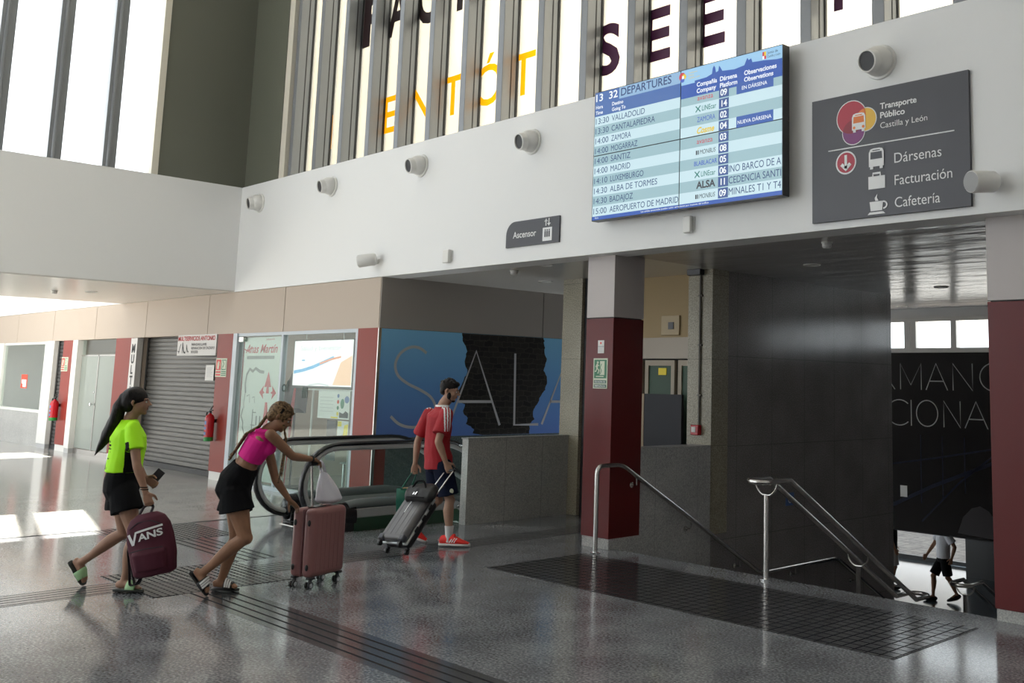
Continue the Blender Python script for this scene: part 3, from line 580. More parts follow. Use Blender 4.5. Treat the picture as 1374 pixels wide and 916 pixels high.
b = MB(); rect(b, P, -13.55, -13.28, .55, 1.12); tag(obj('dark_poster', b, mat('plum_poster', (0.035, 0.02, 0.03), 0.4)), 'dark plum poster low in the shop window behind the leaflets', 'poster')
def drape(mb, c, w_, d_, h_, seed):
    V = []; F = []; n, m = 18, 9
    for i in range(m + 1):
        tt = i / m; z = c[2] + h_ * (1 - tt); rr = (0.25 + 0.75 * min(1, tt * 2.2)) * (1 - 0.12 * tt)
        for j in range(n):
            a = 2 * math.pi * j / n; q = 1 + .18 * noise.noise(Vector((math.cos(a) * 2 + seed, math.sin(a) * 2, tt * 2)))
            V.append((c[0] + math.cos(a) * w_ * rr * q, c[1] + math.sin(a) * d_ * rr * q, z + .04 * math.sin(3 * a + seed) * (tt > .9)))
    for i in range(m):
        for j in range(n): F.append((i * n + j, i * n + (j + 1) % n, (i + 1) * n + (j + 1) % n, (i + 1) * n + j))
    F.append(list(range(n))); F.append([m * n + j for j in range(n)][::-1]); mb.add(V, F)
t = thing('coat_stand', 'coat stand with dark brown coats behind the shop glass', 'coat stand', (-15.15, 7.9, 0))
b = MB(); b.tube([(-15.15, 7.9, 0.02), (-15.15, 7.9, 1.9)], .018, 8); b.lathe((-15.15, 7.9, 0), (0, 0, 1), [(.2, 0), (.2, .02), (.03, .04)], 16); obj('pole', b, 'black', t)
b = MB(); drape(b, (-15.15, 7.9, 1.2), .27, .16, .66, 3); obj('coat', b, mat('dark_brown_cloth', (0.03, 0.025, 0.022), 0.8), t)
b = MB(); b.tube([(-15.0, 7.72, .0), (-14.95, 7.72, .6), (-14.9, 7.72, 1.2), (-14.86, 7.73, 1.55)], [.008, .012, .03, .015], 8); tag(obj('closed_umbrella', b, 'ink_red'), 'closed red umbrella leaning on the coat stand in the shop', 'umbrella')
b = MB(); text(b, onM(YF + .028), 'of', -14.82, 1.5, .17, bold=.01); text(b, onM(YF + .028), 'ffi', -14.2, 1.42, .16, bold=.01)
tag(obj('window_lettering', b, mat('dark_green_lettering', srgb(28, 60, 52), 0.5)), 'dark green letters stuck on the glass of the leaflet shop', 'lettering')
t = thing('glass_table', 'low glass display table behind the shop window', 'table', (-13.9, 8.6, 0))
b = MB(); b.box(-14.2, -12.9, 8.2, 9.0, .42, .445); obj('table_top', b, 'glass_frost', t, bevel=.003)
for x in (-14.15, -12.95):
    for y in (8.24, 8.96): b = MB(); b.tube([(x, y, 0), (x, y, .43)], .02, 8); obj('leg', b, 'steel', t)
# white paint line between pillar and mural
b = MB(); b.box(XS - .012, XS + .006, YF - .014, YF + .03, .1, 2.42); struct('trim_3', b, 'steel', smooth=False)
# ------------------------------------------------------------------ mural on the side wall
PX = onX(XS - 0.012)
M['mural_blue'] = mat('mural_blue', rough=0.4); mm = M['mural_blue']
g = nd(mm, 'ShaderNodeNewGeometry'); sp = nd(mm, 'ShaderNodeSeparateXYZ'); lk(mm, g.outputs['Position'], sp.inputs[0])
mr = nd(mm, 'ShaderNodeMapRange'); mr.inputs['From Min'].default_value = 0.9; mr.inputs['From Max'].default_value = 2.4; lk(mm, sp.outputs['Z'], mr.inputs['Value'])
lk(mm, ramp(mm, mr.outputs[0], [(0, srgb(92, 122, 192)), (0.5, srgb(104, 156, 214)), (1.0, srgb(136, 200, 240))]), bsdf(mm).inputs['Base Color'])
M['mural_stone'] = mat('mural_black_stone', rough=0.4); mm = M['mural_stone']
v1 = nd(mm, 'ShaderNodeTexBrick'); v1.inputs['Scale'].default_value = 1.0; v1.inputs['Brick Width'].default_value = 0.16; v1.inputs['Row Height'].default_value = 0.075; v1.inputs['Mortar Size'].default_value = 0.006
v1.inputs['Color1'].default_value = (.028, .025, .022, 1); v1.inputs['Color2'].default_value = (.008, .008, .009, 1); v1.inputs['Mortar'].default_value = (.05, .045, .04, 1)
sw = nd(mm, 'ShaderNodeSeparateXYZ'); cb = nd(mm, 'ShaderNodeCombineXYZ'); gg = nd(mm, 'ShaderNodeNewGeometry'); lk(mm, gg.outputs['Position'], sw.inputs[0]); lk(mm, sw.outputs['Y'], cb.inputs['X']); lk(mm, sw.outputs['Z'], cb.inputs['Y'])
nz = nd(mm, 'ShaderNodeTexNoise'); nz.inputs['Scale'].default_value = 9; lk(mm, cb.outputs[0], nz.inputs['Vector'])
mxv = nd(mm, 'ShaderNodeMix', data_type='VECTOR'); mxv.inputs['Factor'].default_value = 0.08; lk(mm, cb.outputs[0], mxv.inputs[4]); lk(mm, nz.outputs['Color'], mxv.inputs[5]); lk(mm, mxv.outputs[1], v1.inputs['Vector'])
lk(mm, v1.outputs['Color'], bsdf(mm).inputs['Base Color'])
t = thing('wall_mural', 'blue mural with dark stone silhouette and big thin white letters', 'mural', (XS, 9.5, 0.93))
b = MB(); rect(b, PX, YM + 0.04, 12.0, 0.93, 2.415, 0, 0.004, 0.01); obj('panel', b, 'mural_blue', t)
rnd = random.Random(4)
L = [(8.86, 2.413), (8.88, 2.3), (8.95, 2.15), (8.93, 2.0), (8.97, 1.85), (8.93, 1.75), (8.85, 1.62), (8.84, 1.45), (8.95, 1.38), (8.93, 1.25), (9.02, 1.18), (9.0, 1.1), (9.15, 1.02), (9.12, .96), (9.3, .932)]
Rr = [(10.2, .932), (10.2, 1.08), (10.28, 1.15), (10.26, 1.3), (10.36, 1.4), (10.42, 1.55), (10.5, 1.62), (10.52, 1.78), (10.45, 1.9), (10.5, 2.05), (10.46, 2.2), (10.44, 2.32), (10.42, 2.413)]
def jag(p):
    o = []
    for a, c in zip(p, p[1:]):
        for k in range(4): o.append((a[0] + (c[0] - a[0]) * k / 4 + rnd.uniform(-.015, .015), a[1] + (c[1] - a[1]) * k / 4))
    return o + [p[-1]]
b = MB(); poly(b, PX, jag(L) + jag(Rr), 0, 0.006); obj('stone_silhouette', b, 'mural_stone', t)
b = MB(); W = 0.04
def curve(K, n=8):      # rounded line through a few points
    o = []
    for i in range(len(K) - 1):
        p0, p1, p2, p3 = (Vector(K[max(i - 1, 0)]), Vector(K[i]), Vector(K[i + 1]), Vector(K[min(i + 2, len(K) - 1)]))
        for j in range(n):
            q = j / n; v = .5 * (2 * p1 + (p2 - p0) * q + (2 * p0 - 5 * p1 + 4 * p2 - p3) * q * q + (3 * p1 - p0 - 3 * p2 + p3) * q ** 3); o.append((v.x, v.y))
    return o + [K[-1]]
S = curve([(8.25, 2.10), (8.12, 2.17), (7.97, 2.17), (7.82, 2.08), (7.75, 1.93), (7.80, 1.78), (7.96, 1.67), (8.18, 1.58), (8.36, 1.48), (8.44, 1.34), (8.38, 1.18), (8.22, 1.08), (8.02, 1.07), (7.85, 1.12), (7.72, 1.22)])
stroke(b, PX, S, W, 0, .009)
stroke(b, PX, [(8.68, 1.07), (9.12, 2.16), (9.61, 1.07)], W, 0, .009); stroke(b, PX, [(8.84, 1.42), (9.44, 1.42)], W, 0, .009)
stroke(b, PX, [(9.86, 2.15), (9.89, 1.07), (10.37, 1.07)], W, 0, .009); stroke(b, PX, [(10.44, 1.07), (10.95, 2.16), (11.4, 1.07)], W, 0, .009); stroke(b, PX, [(10.6, 1.42), (11.25, 1.42)], W, 0, .009)
obj('lettering', b, mat('grey_white_letter', (0.5, 0.5, 0.52), 0.5), t)
# end wall picture with thin letters
PE = onM(16.0)
t = thing('wall_mural', 'black picture wall with thin white letters beyond the stairs', 'mural', (-8.3, 15.99, -0.7))
b = MB(); rect(b, PE, -14.1, -3.5, -0.68, 2.355, 0, 0.006, 0.006); obj('panel', b, mat('black_print', (0.012, 0.011, 0.012), 0.18), t)
b = MB(); w_ = .018
stroke(b, PE, [(-9.75, 1.72), (-9.42, 2.17), (-9.08, 1.72)], w_, 0, .008); stroke(b, PE, [(-9.62, 1.88), (-9.24, 1.88)], w_, 0, .008)
stroke(b, PE, [(-8.97, 1.72), (-8.97, 2.17), (-8.77, 1.8), (-8.57, 2.17), (-8.57, 1.72)], w_, 0, .008)
stroke(b, PE, [(-8.48, 1.72), (-8.29, 2.17), (-8.08, 1.72)], w_, 0, .008); stroke(b, PE, [(-8.41, 1.87), (-8.15, 1.87)], w_, 0, .008)
stroke(b, PE, [(-7.98, 1.72), (-7.98, 2.17), (-7.63, 1.72), (-7.63, 2.17)], w_, 0, .008)
stroke(b, PE, arc(-7.25, 1.95, .25, .23, 40, 320, 24), w_, 0, .008)
stroke(b, PE, arc(-9.0, 1.32, .24, .22, 45, 315, 24), w_, 0, .008); stroke(b, PE, [(-8.77, 1.1), (-8.77, 1.54)], w_, 0, .008)
stroke(b, PE, arc(-8.47, 1.32, .2, .22, 0, 360, 28), w_, 0, .008); stroke(b, PE, [(-8.16, 1.1), (-8.16, 1.54), (-7.86, 1.1), (-7.86, 1.54)], w_, 0, .008)
stroke(b, PE, [(-7.78, 1.1), (-7.58, 1.54), (-7.38, 1.1)], w_, 0, .008); stroke(b, PE, [(-7.71, 1.25), (-7.46, 1.25)], w_, 0, .008)
stroke(b, PE, [(-7.3, 1.54), (-7.3, 1.1), (-7.05, 1.1)], w_, 0, .008)
obj('lettering', b, mat('silver_letter', (0.42, 0.42, 0.42), 0.4), t)
b = MB(); stroke(b, PE, [(-9.2, .42), (-8.3, .58), (-7.3, .78)], .03, 0, .007); stroke(b, PE, [(-9.2, -.3), (-8.4, .1), (-7.2, .6)], .06, 0, .007); stroke(b, PE, [(-8.6, -.5), (-7.9, .2), (-7.2, .75)], .03, 0, .007)
for x in (-8.6, -8.2, -7.8): stroke(b, PE, [(x, -.2 + .3 * (x + 8.6)), (x, .95)], .02, 0, .007)
obj('faint_print', b, mat('faint_blue_print', (0.022, 0.026, 0.045), 0.2), t)
b = MB(); poly(b, PE, [(-7.95, -.62), (-7.85, -.35), (-7.7, -.2), (-7.55, -.15), (-7.4, -.22), (-7.25, -.4), (-7.2, -.66)], 0, .0075); obj('pale_shape', b, mat('faint_grey_print', (0.06, 0.055, 0.06), 0.3), t)
b = MB(); rect(b, PE, -9.0, -8.87, -.12, .07, 0, .012, .008); tag(obj('paper_notice', b, 'paper'), 'small white paper notice on the black picture wall beyond the stairs', 'notice')
# ------------------------------------------------------------------ lift front seen past the red pillar
YE = 9.62
b = MB(); b.box(-9.93, -8.0, YE, YE + .15, 2.33, 3.15); struct('wall_lift', b, mat('tan_plaster', (0.40, 0.30, 0.17), 0.6, spec=0.2), smooth=False)
b = MB(); b.box(-9.93, -8.0, YE - .02, YE + .15, 2.06, 2.33); struct('trim_4', b, mat('taupe_band', (0.40, 0.34, 0.27), 0.4), smooth=False)
t = thing('ventilation_box', 'square beige box with dark centre on the tan wall above the lift', 'vent', (-8.67, YE, 2.36))
b = MB(); b.box(-8.83, -8.52, YE - .03, YE, 2.36, 2.61); obj('cover', b, mat('beige_cover', (0.46, 0.36, 0.22), 0.5), t, bevel=.004)
b = MB(); b.box(-8.70, -8.61, YE - .04, YE - .028, 2.435, 2.525); obj('grille', b, 'dark_grey', t)
d = sroot('door_2', (-8.8, YE + .05, 0))
M['lift_beige'] = mat('beige_metal', (0.44, 0.38, 0.30), 0.5, spec=0.2); M['lift_green'] = mat('green_lift_glass', (0.045, 0.085, 0.055), 0.3, spec=0.15); M['lift_dark'] = mat('dark_lift_gap', (0.03, 0.03, 0.027), 0.5, spec=0.1)
b = MB(); b.box(-9.93, -8.0, YE + .08, YE + .1, 0, 2.06); obj('shaft_front', b, 'lift_dark', d, smooth=False)
for x0, x1 in ((-9.15, -8.63), (-8.57, -8.05), (-9.73, -9.21)):
    f = MB(); f.box(x0, x0 + .06, YE + .02, YE + .07, 0, 2.04); f.box(x1 - .06, x1, YE + .02, YE + .07, 0, 2.04); f.box(x0 + .06, x1 - .06, YE + .02, YE + .07, 1.97, 2.04); f.box(x0 + .06, x1 - .06, YE + .02, YE + .07, 0, .1); o = obj('door_leaf', f, 'lift_beige', d, smooth=False)
    g = MB(); g.box(x0 + .06, x1 - .06, YE + .04, YE + .05, .1, 1.97); obj('glass', g, 'lift_green', o)
b = MB(); b.box(-8.92, -8.78, YE + .03, YE + .039, 1.85, 1.94); tag(obj('lift_notice', b, 'yellow_print'), 'small yellow notice on the green glass of the lift door', 'notice')
b = MB(); b.box(-8.83, -8.20, 9.3, 9.34, 0.0, 1.61); b.box(-8.89, -8.835, 9.3, 9.34, 0, 1.61, 1); tag(obj('lift_screen', b, [mat('slate_panel', (0.035, 0.036, 0.042), 0.5, spec=0.2), mat('tan_edge', (0.3, 0.22, 0.14), .5)], bevel=.003), 'dark slate screen panel standing in front of the lift door', 'panel')
# ------------------------------------------------------------------ departures board, four screens
YB = 7.27
PB = onM(YB)
t = thing('departures_board', 'large blue bus departures board of four screens on the white band', 'screen', (-6.48, YB + 0.1, 3.45))
for u0, u1 in ((-7.735, -6.488), (-6.484, -5.235)):
    for v0, v1 in ((3.445, 4.152), (4.156, 4.862)):
        b = MB(); b.box(u0, u1, YB, YB + 0.1, v0, v1); obj('screen_housing', b, 'black', t)
b = MB(); b.box(-7.4, -5.6, YB + 0.1, YM, 3.7, 4.6); obj('wall_frame', b, 'black', t)
G = [glow('row_light', 196, 224, 232), glow('row_dim', 150, 184, 192), glow('header_blue', 58, 100, 166), glow('header_pale', 140, 178, 212), glow('deep_blue', 22, 78, 168), glow('sky_blue', 150, 198, 232)]
b = MB(); e = .008
def span(u0, u1, v0, v1, mi, d=.002):   # cut at the joints between the four screens
    for a0, a1 in ((u0, min(u1, -6.492)), (max(u0, -6.48), u1)):
        if a1 <= a0: continue
        for c0, c1 in ((v0, min(v1, 4.149)), (max(v0, 4.159), v1)):
            if c1 > c0: rect(b, PB, a0, a1, c0, c1, mi, d, .002)
U0, U1, V0, V1 = -7.727, -5.243, 3.453, 4.854
span(U0, -6.486, 4.73, V1, 3); span(-6.486, U1, 4.70, V1, 5); span(U0, -6.486, 4.588, 4.73, 2); span(-6.486, U1, 4.56, 4.70, 4)
span(U0, -7.36, 4.73, V1, 2, .003)
for i in range(10):
    zc = 4.533 - .1095 * i; top = (4.588 if i == 0 else zc + .0548); span(U0, -6.486, zc - .0548, top, i % 2 if i < 4 else 0 if i % 2 else 1)
    span(-6.486, U1, zc - .0548, 4.56 if i == 0 else zc + .0548, (i + 1) % 2)
span(U0, U1, V0, 4.533 - .1095 * 9.5, 4)
sk = [(-6.3, 4.70), (-6.3, 4.72), (-6.15, 4.725), (-6.08, 4.745), (-6.07, 4.80), (-6.055, 4.825), (-6.04, 4.80), (-6.03, 4.75), (-6.0, 4.76), (-5.99, 4.81), (-5.975, 4.79), (-5.95, 4.75), (-5.8, 4.735), (-5.68, 4.75), (-5.66, 4.79), (-5.645, 4.815), (-5.63, 4.79), (-5.6, 4.80), (-5.585, 4.76), (-5.45, 4.75), (-5.3, 4.73), (-5.243, 4.73), (-5.243, 4.70)]
poly(b, PB, sk, 4, .0035)
obj('display', b, G, t, smooth=False)
N = [glow('board_navy', 30, 58, 112), glow('board_white', 240, 246, 250), glow('logo_red', 200, 40, 60), glow('logo_green', 40, 120, 110), glow('logo_blue', 60, 90, 190), glow('logo_yellow', 225, 195, 30), glow('logo_dark', 40, 40, 48), glow('box_navy', 44, 78, 140), glow('note_blue', 30, 82, 164)]
rows = [('13:30', 'VALLADOLID', 'avanza', 2, '09'), ('13:30', 'CANTALAPIEDRA', 'LINEcar', 3, '14'), ('14:00', 'ZAMORA', 'ZAMORA', 4, '02'), ('14:00', 'MOGARRAZ', 'Cosme', 5, '04'), ('14:00', 'SANTIZ', 'avanza', 2, '03'), ('14:00', 'MADRID', 'MONBUS', 6, '08'), ('14:10', 'LUXEMBURGO', 'BLABLACAR', 4, '05'), ('14:30', 'ALBA DE TORMES', 'LINEcar', 3, '06'), ('14:30', 'BADAJOZ', 'ALSA', 6, '11'), ('15:00', 'AEROPUERTO DE MADRID', 'MONBUS', 6, '09')]
extra = {7: 'INO BARCO DE A', 8: 'CEDENCIA SANTI', 9: 'MINALES T1 Y T4'}
bx = MB()
for i, (tm, ds, co, ci, pf) in enumerate(rows):
    zb = 4.533 - .1095 * i - .031; tx = MB(); lg = MB()
    text(tx, PB, tm, -7.705, zb, .062, .20, 0, 0, .006); text(tx, PB, ds, -7.46, zb, .062, .0485 * len(ds), 0, 0, .006)
    if co == 'ALSA': text(lg, PB, co, -6.26, zb, .066, .24, ci, .03, .006)
    elif co == 'BLABLACAR': text(lg, PB, co, -6.29, zb + .008, .044, .29, ci, .01, .006)
    elif co == 'MONBUS': text(lg, PB, co, -6.22, zb + .008, .044, .2, ci, 0, .006, shear=.2); rect(lg, PB, -6.27, -6.255, zb + .008, zb + .05, 6, .006); rect(lg, PB, -6.245, -6.235, zb + .008, zb + .05, 6, .006)
    elif co == 'LINEcar': text(lg, PB, co, -6.2, zb + .004, .05, .18, ci, .008, .006); stroke(lg, PB, [(-6.28, zb + .06), (-6.22, zb)], .012, ci, .006); stroke(lg, PB, [(-6.28, zb), (-6.22, zb + .06)], .012, ci, .006)
    elif co == 'Cosme': text(lg, PB, co, -6.26, zb, .06, .22, ci, .03, .006, shear=.35)
    else: text(lg, PB, co, -6.26, zb + .006, .05, .2 if ci == 2 else .23, ci, 0, .006)
    rect(bx, PB, -5.985, -5.865, zb - .018, zb + .08, 7, .006); text(bx, PB, pf[0], -5.945, zb, .06, None, 1, .02, .009, 'C'); text(bx, PB, pf[1], -5.905, zb, .06, None, 1, .02, .009, 'C')
    if i in extra: text(tx, PB, extra[i], -5.855, zb, .066, .605, 0, 0, .006)
    obj('row_lettering', tx, N, t); obj('company_logo', lg, N, t)
for i, s in ((0, 'EN DÁRSENA'), (3, 'NUEVA DÁRSENA')):
    zc = 4.533 - .1095 * i; rect(bx, PB, -5.77, -5.34, zc - .052, zc + .056, 8, .006); text(bx, PB, s, -5.555, zc - .02, .034, None, 1, .01, .009, 'C')
hd = MB()
text(hd, PB, '13  32', -7.71, 4.755, .078, .33, 1, .015, .006); text(hd, PB, 'DEPARTURES', -7.33, 4.755, .082, .72, 0, .012, .006)
for s, u, v in (('Hora', -7.71, 4.672), ('Time', -7.71, 4.61), ('Destino', -7.46, 4.672), ('Going To', -7.46, 4.61)): text(hd, PB, s, u, v, .036, None, 1, .02, .006)
for s, u, v in (('Compañía', -6.27, 4.65), ('Company', -6.27, 4.585), ('Dársena', -5.975, 4.65), ('Platform', -5.975, 4.585), ('Observaciones', -5.68, 4.65), ('Observations', -5.68, 4.585)): text(hd, PB, s, u, v, .043, None, 1, .025, .006)
disc(hd, PB, -6.465, 4.79, .042, 2, .006); disc(hd, PB, -6.44, 4.785, .028, 5, .007); disc(hd, PB, -6.46, 4.755, .025, 4, .008); rect(hd, PB, -6.465, -6.44, 4.765, 4.795, 1, .009)
for k in range(3): text(hd, PB, ('Transporte', 'Público', 'Castilla y León')[k], -6.38, 4.805 - .028 * k, .017, None, 5, 0, .006)
rect(hd, PB, -5.465, -5.445, 4.79, 4.83, 2, .006); rect(hd, PB, -5.445, -5.425, 4.79, 4.83, 5, .006); rect(hd, PB, -5.465, -5.445, 4.76, 4.79, 1, .006); rect(hd, PB, -5.445, -5.425, 4.76, 4.79, 2, .006)
text(hd, PB, 'Junta de', -5.41, 4.80, .025, None, 6, 0, .006); text(hd, PB, 'Castilla y León', -5.41, 4.765, .022, .15, 6, 0, .006)
text(hd, PB, 'Hora', -7.68, 3.466, .018, None, 1, 0, .006); text(hd, PB, 'Las salidas anunciadas pueden sufrir variaciones por motivos del tráfico', -7.0, 3.466, .018, .9, 1, 0, .006)
obj('platform_boxes', bx, N, t); obj('heading_lettering', hd, N, t)
# ------------------------------------------------------------------ public transport sign
PS = onM(YM - 0.03)
t = thing('direction_sign', 'large dark grey sign with coloured discs and three white pictograms', 'sign', (-4.26, YM, 3.19))
b = MB(); b.box(-5.02, -3.515, YM - .03, YM + .0, 3.185, 4.305); obj('panel', b, 'dark_grey', t, bevel=.003)
M['disc_red'] = mat('crimson_disc', srgb(176, 40, 62), 0.4); M['disc_yellow'] = mat('yellow_disc', srgb(232, 184, 60), 0.4); M['disc_purple'] = mat('purple_disc', srgb(124, 50, 116), 0.4); M['disc_orange'] = mat('orange_overlap', srgb(226, 120, 44), 0.4); M['disc_dark'] = mat('dark_red_overlap', srgb(140, 30, 50), 0.4)
b = MB(); cs = [(-4.605, 4.09, .145, 0), (-4.462, 4.05, .1, 1), (-4.585, 3.955, .108, 2)]
for u, v, r, i in cs: disc(b, PS, u, v, r + .008, 5, .003)
for u, v, r, i in cs: disc(b, PS, u, v, r, i, .0035 + .0005 * i)
def lens(c0, r0, c1, r1, mi, d):
    pts = [(c0[0] + r0 * math.cos(2 * math.pi * k / 90), c0[1] + r0 * math.sin(2 * math.pi * k / 90)) for k in range(90)]
    P1 = [p for p in pts if math.hypot(p[0] - c1[0], p[1] - c1[1]) <= r1]
    pts = [(c1[0] + r1 * math.cos(2 * math.pi * k / 90), c1[1] + r1 * math.sin(2 * math.pi * k / 90)) for k in range(90)]
    P1 += [p for p in pts if math.hypot(p[0] - c0[0], p[1] - c0[1]) <= r0]
    cx = sum(p[0] for p in P1) / len(P1); cy = sum(p[1] for p in P1) / len(P1); P1.sort(key=lambda p: math.atan2(p[1] - cy, p[0] - cx)); poly(b, PS, P1, mi, d)
lens((-4.605, 4.09), .145, (-4.462, 4.05), .1, 3, .0055); lens((-4.605, 4.09), .145, (-4.585, 3.955), .108, 4, .006)
obj('coloured_discs', b, ['disc_red', 'disc_yellow', 'disc_purple', 'disc_orange', 'disc_dark', 'ink_white'], t, smooth=False)
def bus(b, u, v, k, win):
    poly(b, PS, [(u - .5 * k, v + .1 * k), (u + .5 * k, v + .1 * k), (u + .5 * k, v + .95 * k), (u + .4 * k, v + 1.15 * k), (u + .2 * k, v + 1.2 * k), (u - .2 * k, v + 1.2 * k), (u - .4 * k, v + 1.15 * k), (u - .5 * k, v + .95 * k)], 0, .008)
    rect(b, PS, u - .42 * k, u - .22 * k, v - .05 * k, v + .12 * k, 0, .008); rect(b, PS, u + .22 * k, u + .42 * k, v - .05 * k, v + .12 * k, 0, .008)
    poly(b, PS, [(u - .4 * k, v + .55 * k), (u + .4 * k, v + .55 * k), (u + .37 * k, v + .98 * k), (u - .37 * k, v + .98 * k)], win, .009); rect(b, PS, u - .25 * k, u + .25 * k, v + 1.04 * k, v + 1.1 * k, win, .009)
b = MB(); bus(b, -4.53, 3.955, .135, 1)
disc(b, PS, -4.575, 3.99, .013, 1, .009); disc(b, PS, -4.485, 3.99, .013, 1, .009); obj('emblem_bus', b, ['ink_white', 'disc_orange'], t)
b = MB(); text(b, PS, 'Transporte', -4.32, 4.115, .05, .345, 0, .025); text(b, PS, 'Público', -4.32, 4.035, .05, .235, 0, .025); text(b, PS, 'Castilla y León', -4.32, 3.945, .05, .44)
text(b, PS, 'Dársenas', -4.19, 3.625, .085, .43); text(b, PS, 'Facturación', -4.19, 3.435, .085, .52); text(b, PS, 'Cafetería', -4.19, 3.245, .085, .41); rect(b, PS, -4.845, -3.645, 3.815, 3.825, 0, .005)
obj('lettering', b, 'ink_white', t)
b = MB(); disc(b, PS, -4.663, 3.692, .104, 1, .004); disc(b, PS, -4.663, 3.692, .09, 0, .005); stroke(b, PS, [(-4.663, 3.76), (-4.663, 3.64)], .026, 1, .008); poly(b, PS, [(-4.72, 3.67), (-4.663, 3.615), (-4.606, 3.67), (-4.63, 3.69), (-4.663, 3.66), (-4.696, 3.69)], 1, .008)
obj('arrow_disc', b, ['disc_red', 'ink_white'], t)
b = MB(); bus(b, -4.36, 3.605, .145, 1); obj('bus_symbol', b, ['ink_white', 'dark_grey'], t)
b = MB(); rect(b, PS, -4.44, -4.28, 3.425, 3.535, 0, .006); stroke(b, PS, [(-4.395, 3.53), (-4.395, 3.56), (-4.325, 3.56), (-4.325, 3.53)], .018, 0, .006); obj('suitcase_symbol', b, 'ink_white', t)
b = MB(); poly(b, PS, [(-4.42, 3.235), (-4.31, 3.235), (-4.30, 3.315), (-4.43, 3.315)], 0, .006); poly(b, PS, [(-4.45, 3.205), (-4.28, 3.205), (-4.3, 3.225), (-4.43, 3.225)], 0, .006); stroke(b, PS, arc(-4.3, 3.28, .035, .03, -90, 90, 10), .014, 0, .006); poly(b, PS, [(-4.375, 3.32), (-4.345, 3.32), (-4.36, 3.35), (-4.355, 3.38), (-4.38, 3.345)], 0, .006); obj('cup_symbol', b, 'ink_white', t)
# ------------------------------------------------------------------ lift sign
PA = onM(YM - .02)
t = thing('lift_sign', 'small dark grey lift sign with one rounded corner', 'sign', (-8.9, YM, 3.3))
pts = [(-9.385, 3.3), (-8.435, 3.3), (-8.435, 3.605), (-9.22, 3.605)] + arc(-9.225, 3.445, .16, .16, 95, 178, 8)
b = MB(); poly(b, PA, pts, 0, 0, .02); obj('panel', b, 'dark_grey', t)
b = MB(); text(b, PA, 'Ascensor', -9.25, 3.405, .075, .42, 0, .01); obj('lettering', b, 'ink_white', t)
b = MB(); rect(b, PA, -8.715, -8.555, 3.33, 3.485, 0, .004)
for k in range(3): disc(b, PA, -8.67 + .035 * k, 3.455, .01, 1, .006); rect(b, PA, -8.682 + .035 * k, -8.658 + .035 * k, 3.375, 3.443, 1, .006)
stroke(b, PA, [(-8.66, 3.505), (-8.66, 3.575)], .016, 0, .005); poly(b, PA, [(-8.69, 3.555), (-8.63, 3.555), (-8.66, 3.59)], 0, .005); stroke(b, PA, [(-8.61, 3.59), (-8.61, 3.525)], .016, 0, .005); poly(b, PA, [(-8.64, 3.535), (-8.58, 3.535), (-8.61, 3.5)], 0, .005)
obj('lift_symbol', b, ['ink_white', 'dark_grey'], t)
# ------------------------------------------------------------------ ball nozzles on the band
def nozzle(x, z, label):
    t = thing('air_nozzle', label, 'air nozzle', (x, YM, z), 'ball nozzles along the white band')
    b = MB(); b.lathe((x, YM, z), (0, -1, 0), [(.155, 0), (.155, .008), (.15, .02), (.14, .022)], 32); obj('flange', b, 'plastic_white', t)
    a = Vector((-.14, -.95, -.2)).normalized(); c = Vector((x, YM - .05, z))
    b = MB(); b.ball(c, .132, n=28, m=18); obj('ball', b, 'plastic_white', t)
    b = MB(); b.lathe(c, a, [(.104, .07), (.102, .135), (.098, .15), (.086, .154), (.083, .14), (.08, .09), (0, .09)], 28); o = obj('nozzle_tube', b, 'plastic_white', t)
    b = MB(); b.lathe(c, a, [(.083, .10), (.083, .14), (0, .141)], 24); obj('dark_bore', b, 'fin_dark', o)
    b = MB(); b.ball(c + Vector((.02, -.115, -.075)), .009, mi=0, n=8, m=6); obj('screw', b, 'dark_grey', t)
nozzle(-15.92, 4.56, 'white ball nozzle nearest the left corner of the band')
nozzle(-13.6, 4.56, 'second white ball nozzle from the left corner of the band')
nozzle(-11.27, 4.56, 'third white ball nozzle from the left corner of the band')
nozzle(-8.98, 4.54, 'white ball nozzle on the band just left of the departures board')
nozzle(-4.33, 4.54, 'white ball nozzle above the large dark grey sign')
def speaker(x, z, ax, label):
    t = thing('loudspeaker', label, 'loudspeaker', (x, YM, z), 'cylinder loudspeakers on the band')
    a = Vector(ax).normalized(); c = Vector((x, YM - .16, z))
    b = MB(); b.lathe(c - a * .12, a, [(.02, 0), (.07, .006), (.085, .03), (.088, .24), (.08, .25)], 24); obj('body', b, 'plastic_white', t)
    b = MB(); b.lathe(c + a * .128, a, [(.078, 0), (.078, .004), (0, .008)], 24); obj('grille', b, mat('grey_grille', (.34, .34, .34), .6), t)
    b = MB(); b.tube([c, c + Vector((0, .1, 0)), Vector((x, YM - .005, z))], .014, 8); b.lathe((x, YM, z), (0, -1, 0), [(.04, 0), (.04, .012)], 14); b.tube([c - a * .08, c + Vector((.06, .1, .0))], .01, 6); obj('bracket', b, 'plastic_white', t)
speaker(-12.22, 3.34, (-.7, -.7, -.15), 'white cylinder loudspeaker on the band above the mural corner')
speaker(-3.35, 3.34, (-.35, -.9, -.1), 'white cylinder loudspeaker right of the large dark grey sign')
def sensor(x, z, w_, h, label):
    t = thing('motion_sensor', label, 'sensor', (x, YM, z), 'white sensor boxes on the band')
    b = MB(); b.box(x - w_ / 2, x + w_ / 2, YM - .06, YM - .012, z - h / 2, z + h / 2); obj('body', b, 'plastic_white', t, bevel=.012)
    b = MB(); b.box(x - w_ / 2 + .015, x + w_ / 2 + .015, YM - .014, YM, z - h / 2 + .03, z + h / 2 - .01); obj('mount', b, 'plastic_white', t)
sensor(-10.55, 3.285, .13, .17, 'small white sensor box on the band left of the lift sign')
sensor(-6.49, 3.315, .1, .17, 'small white sensor box on the band under the departures board')
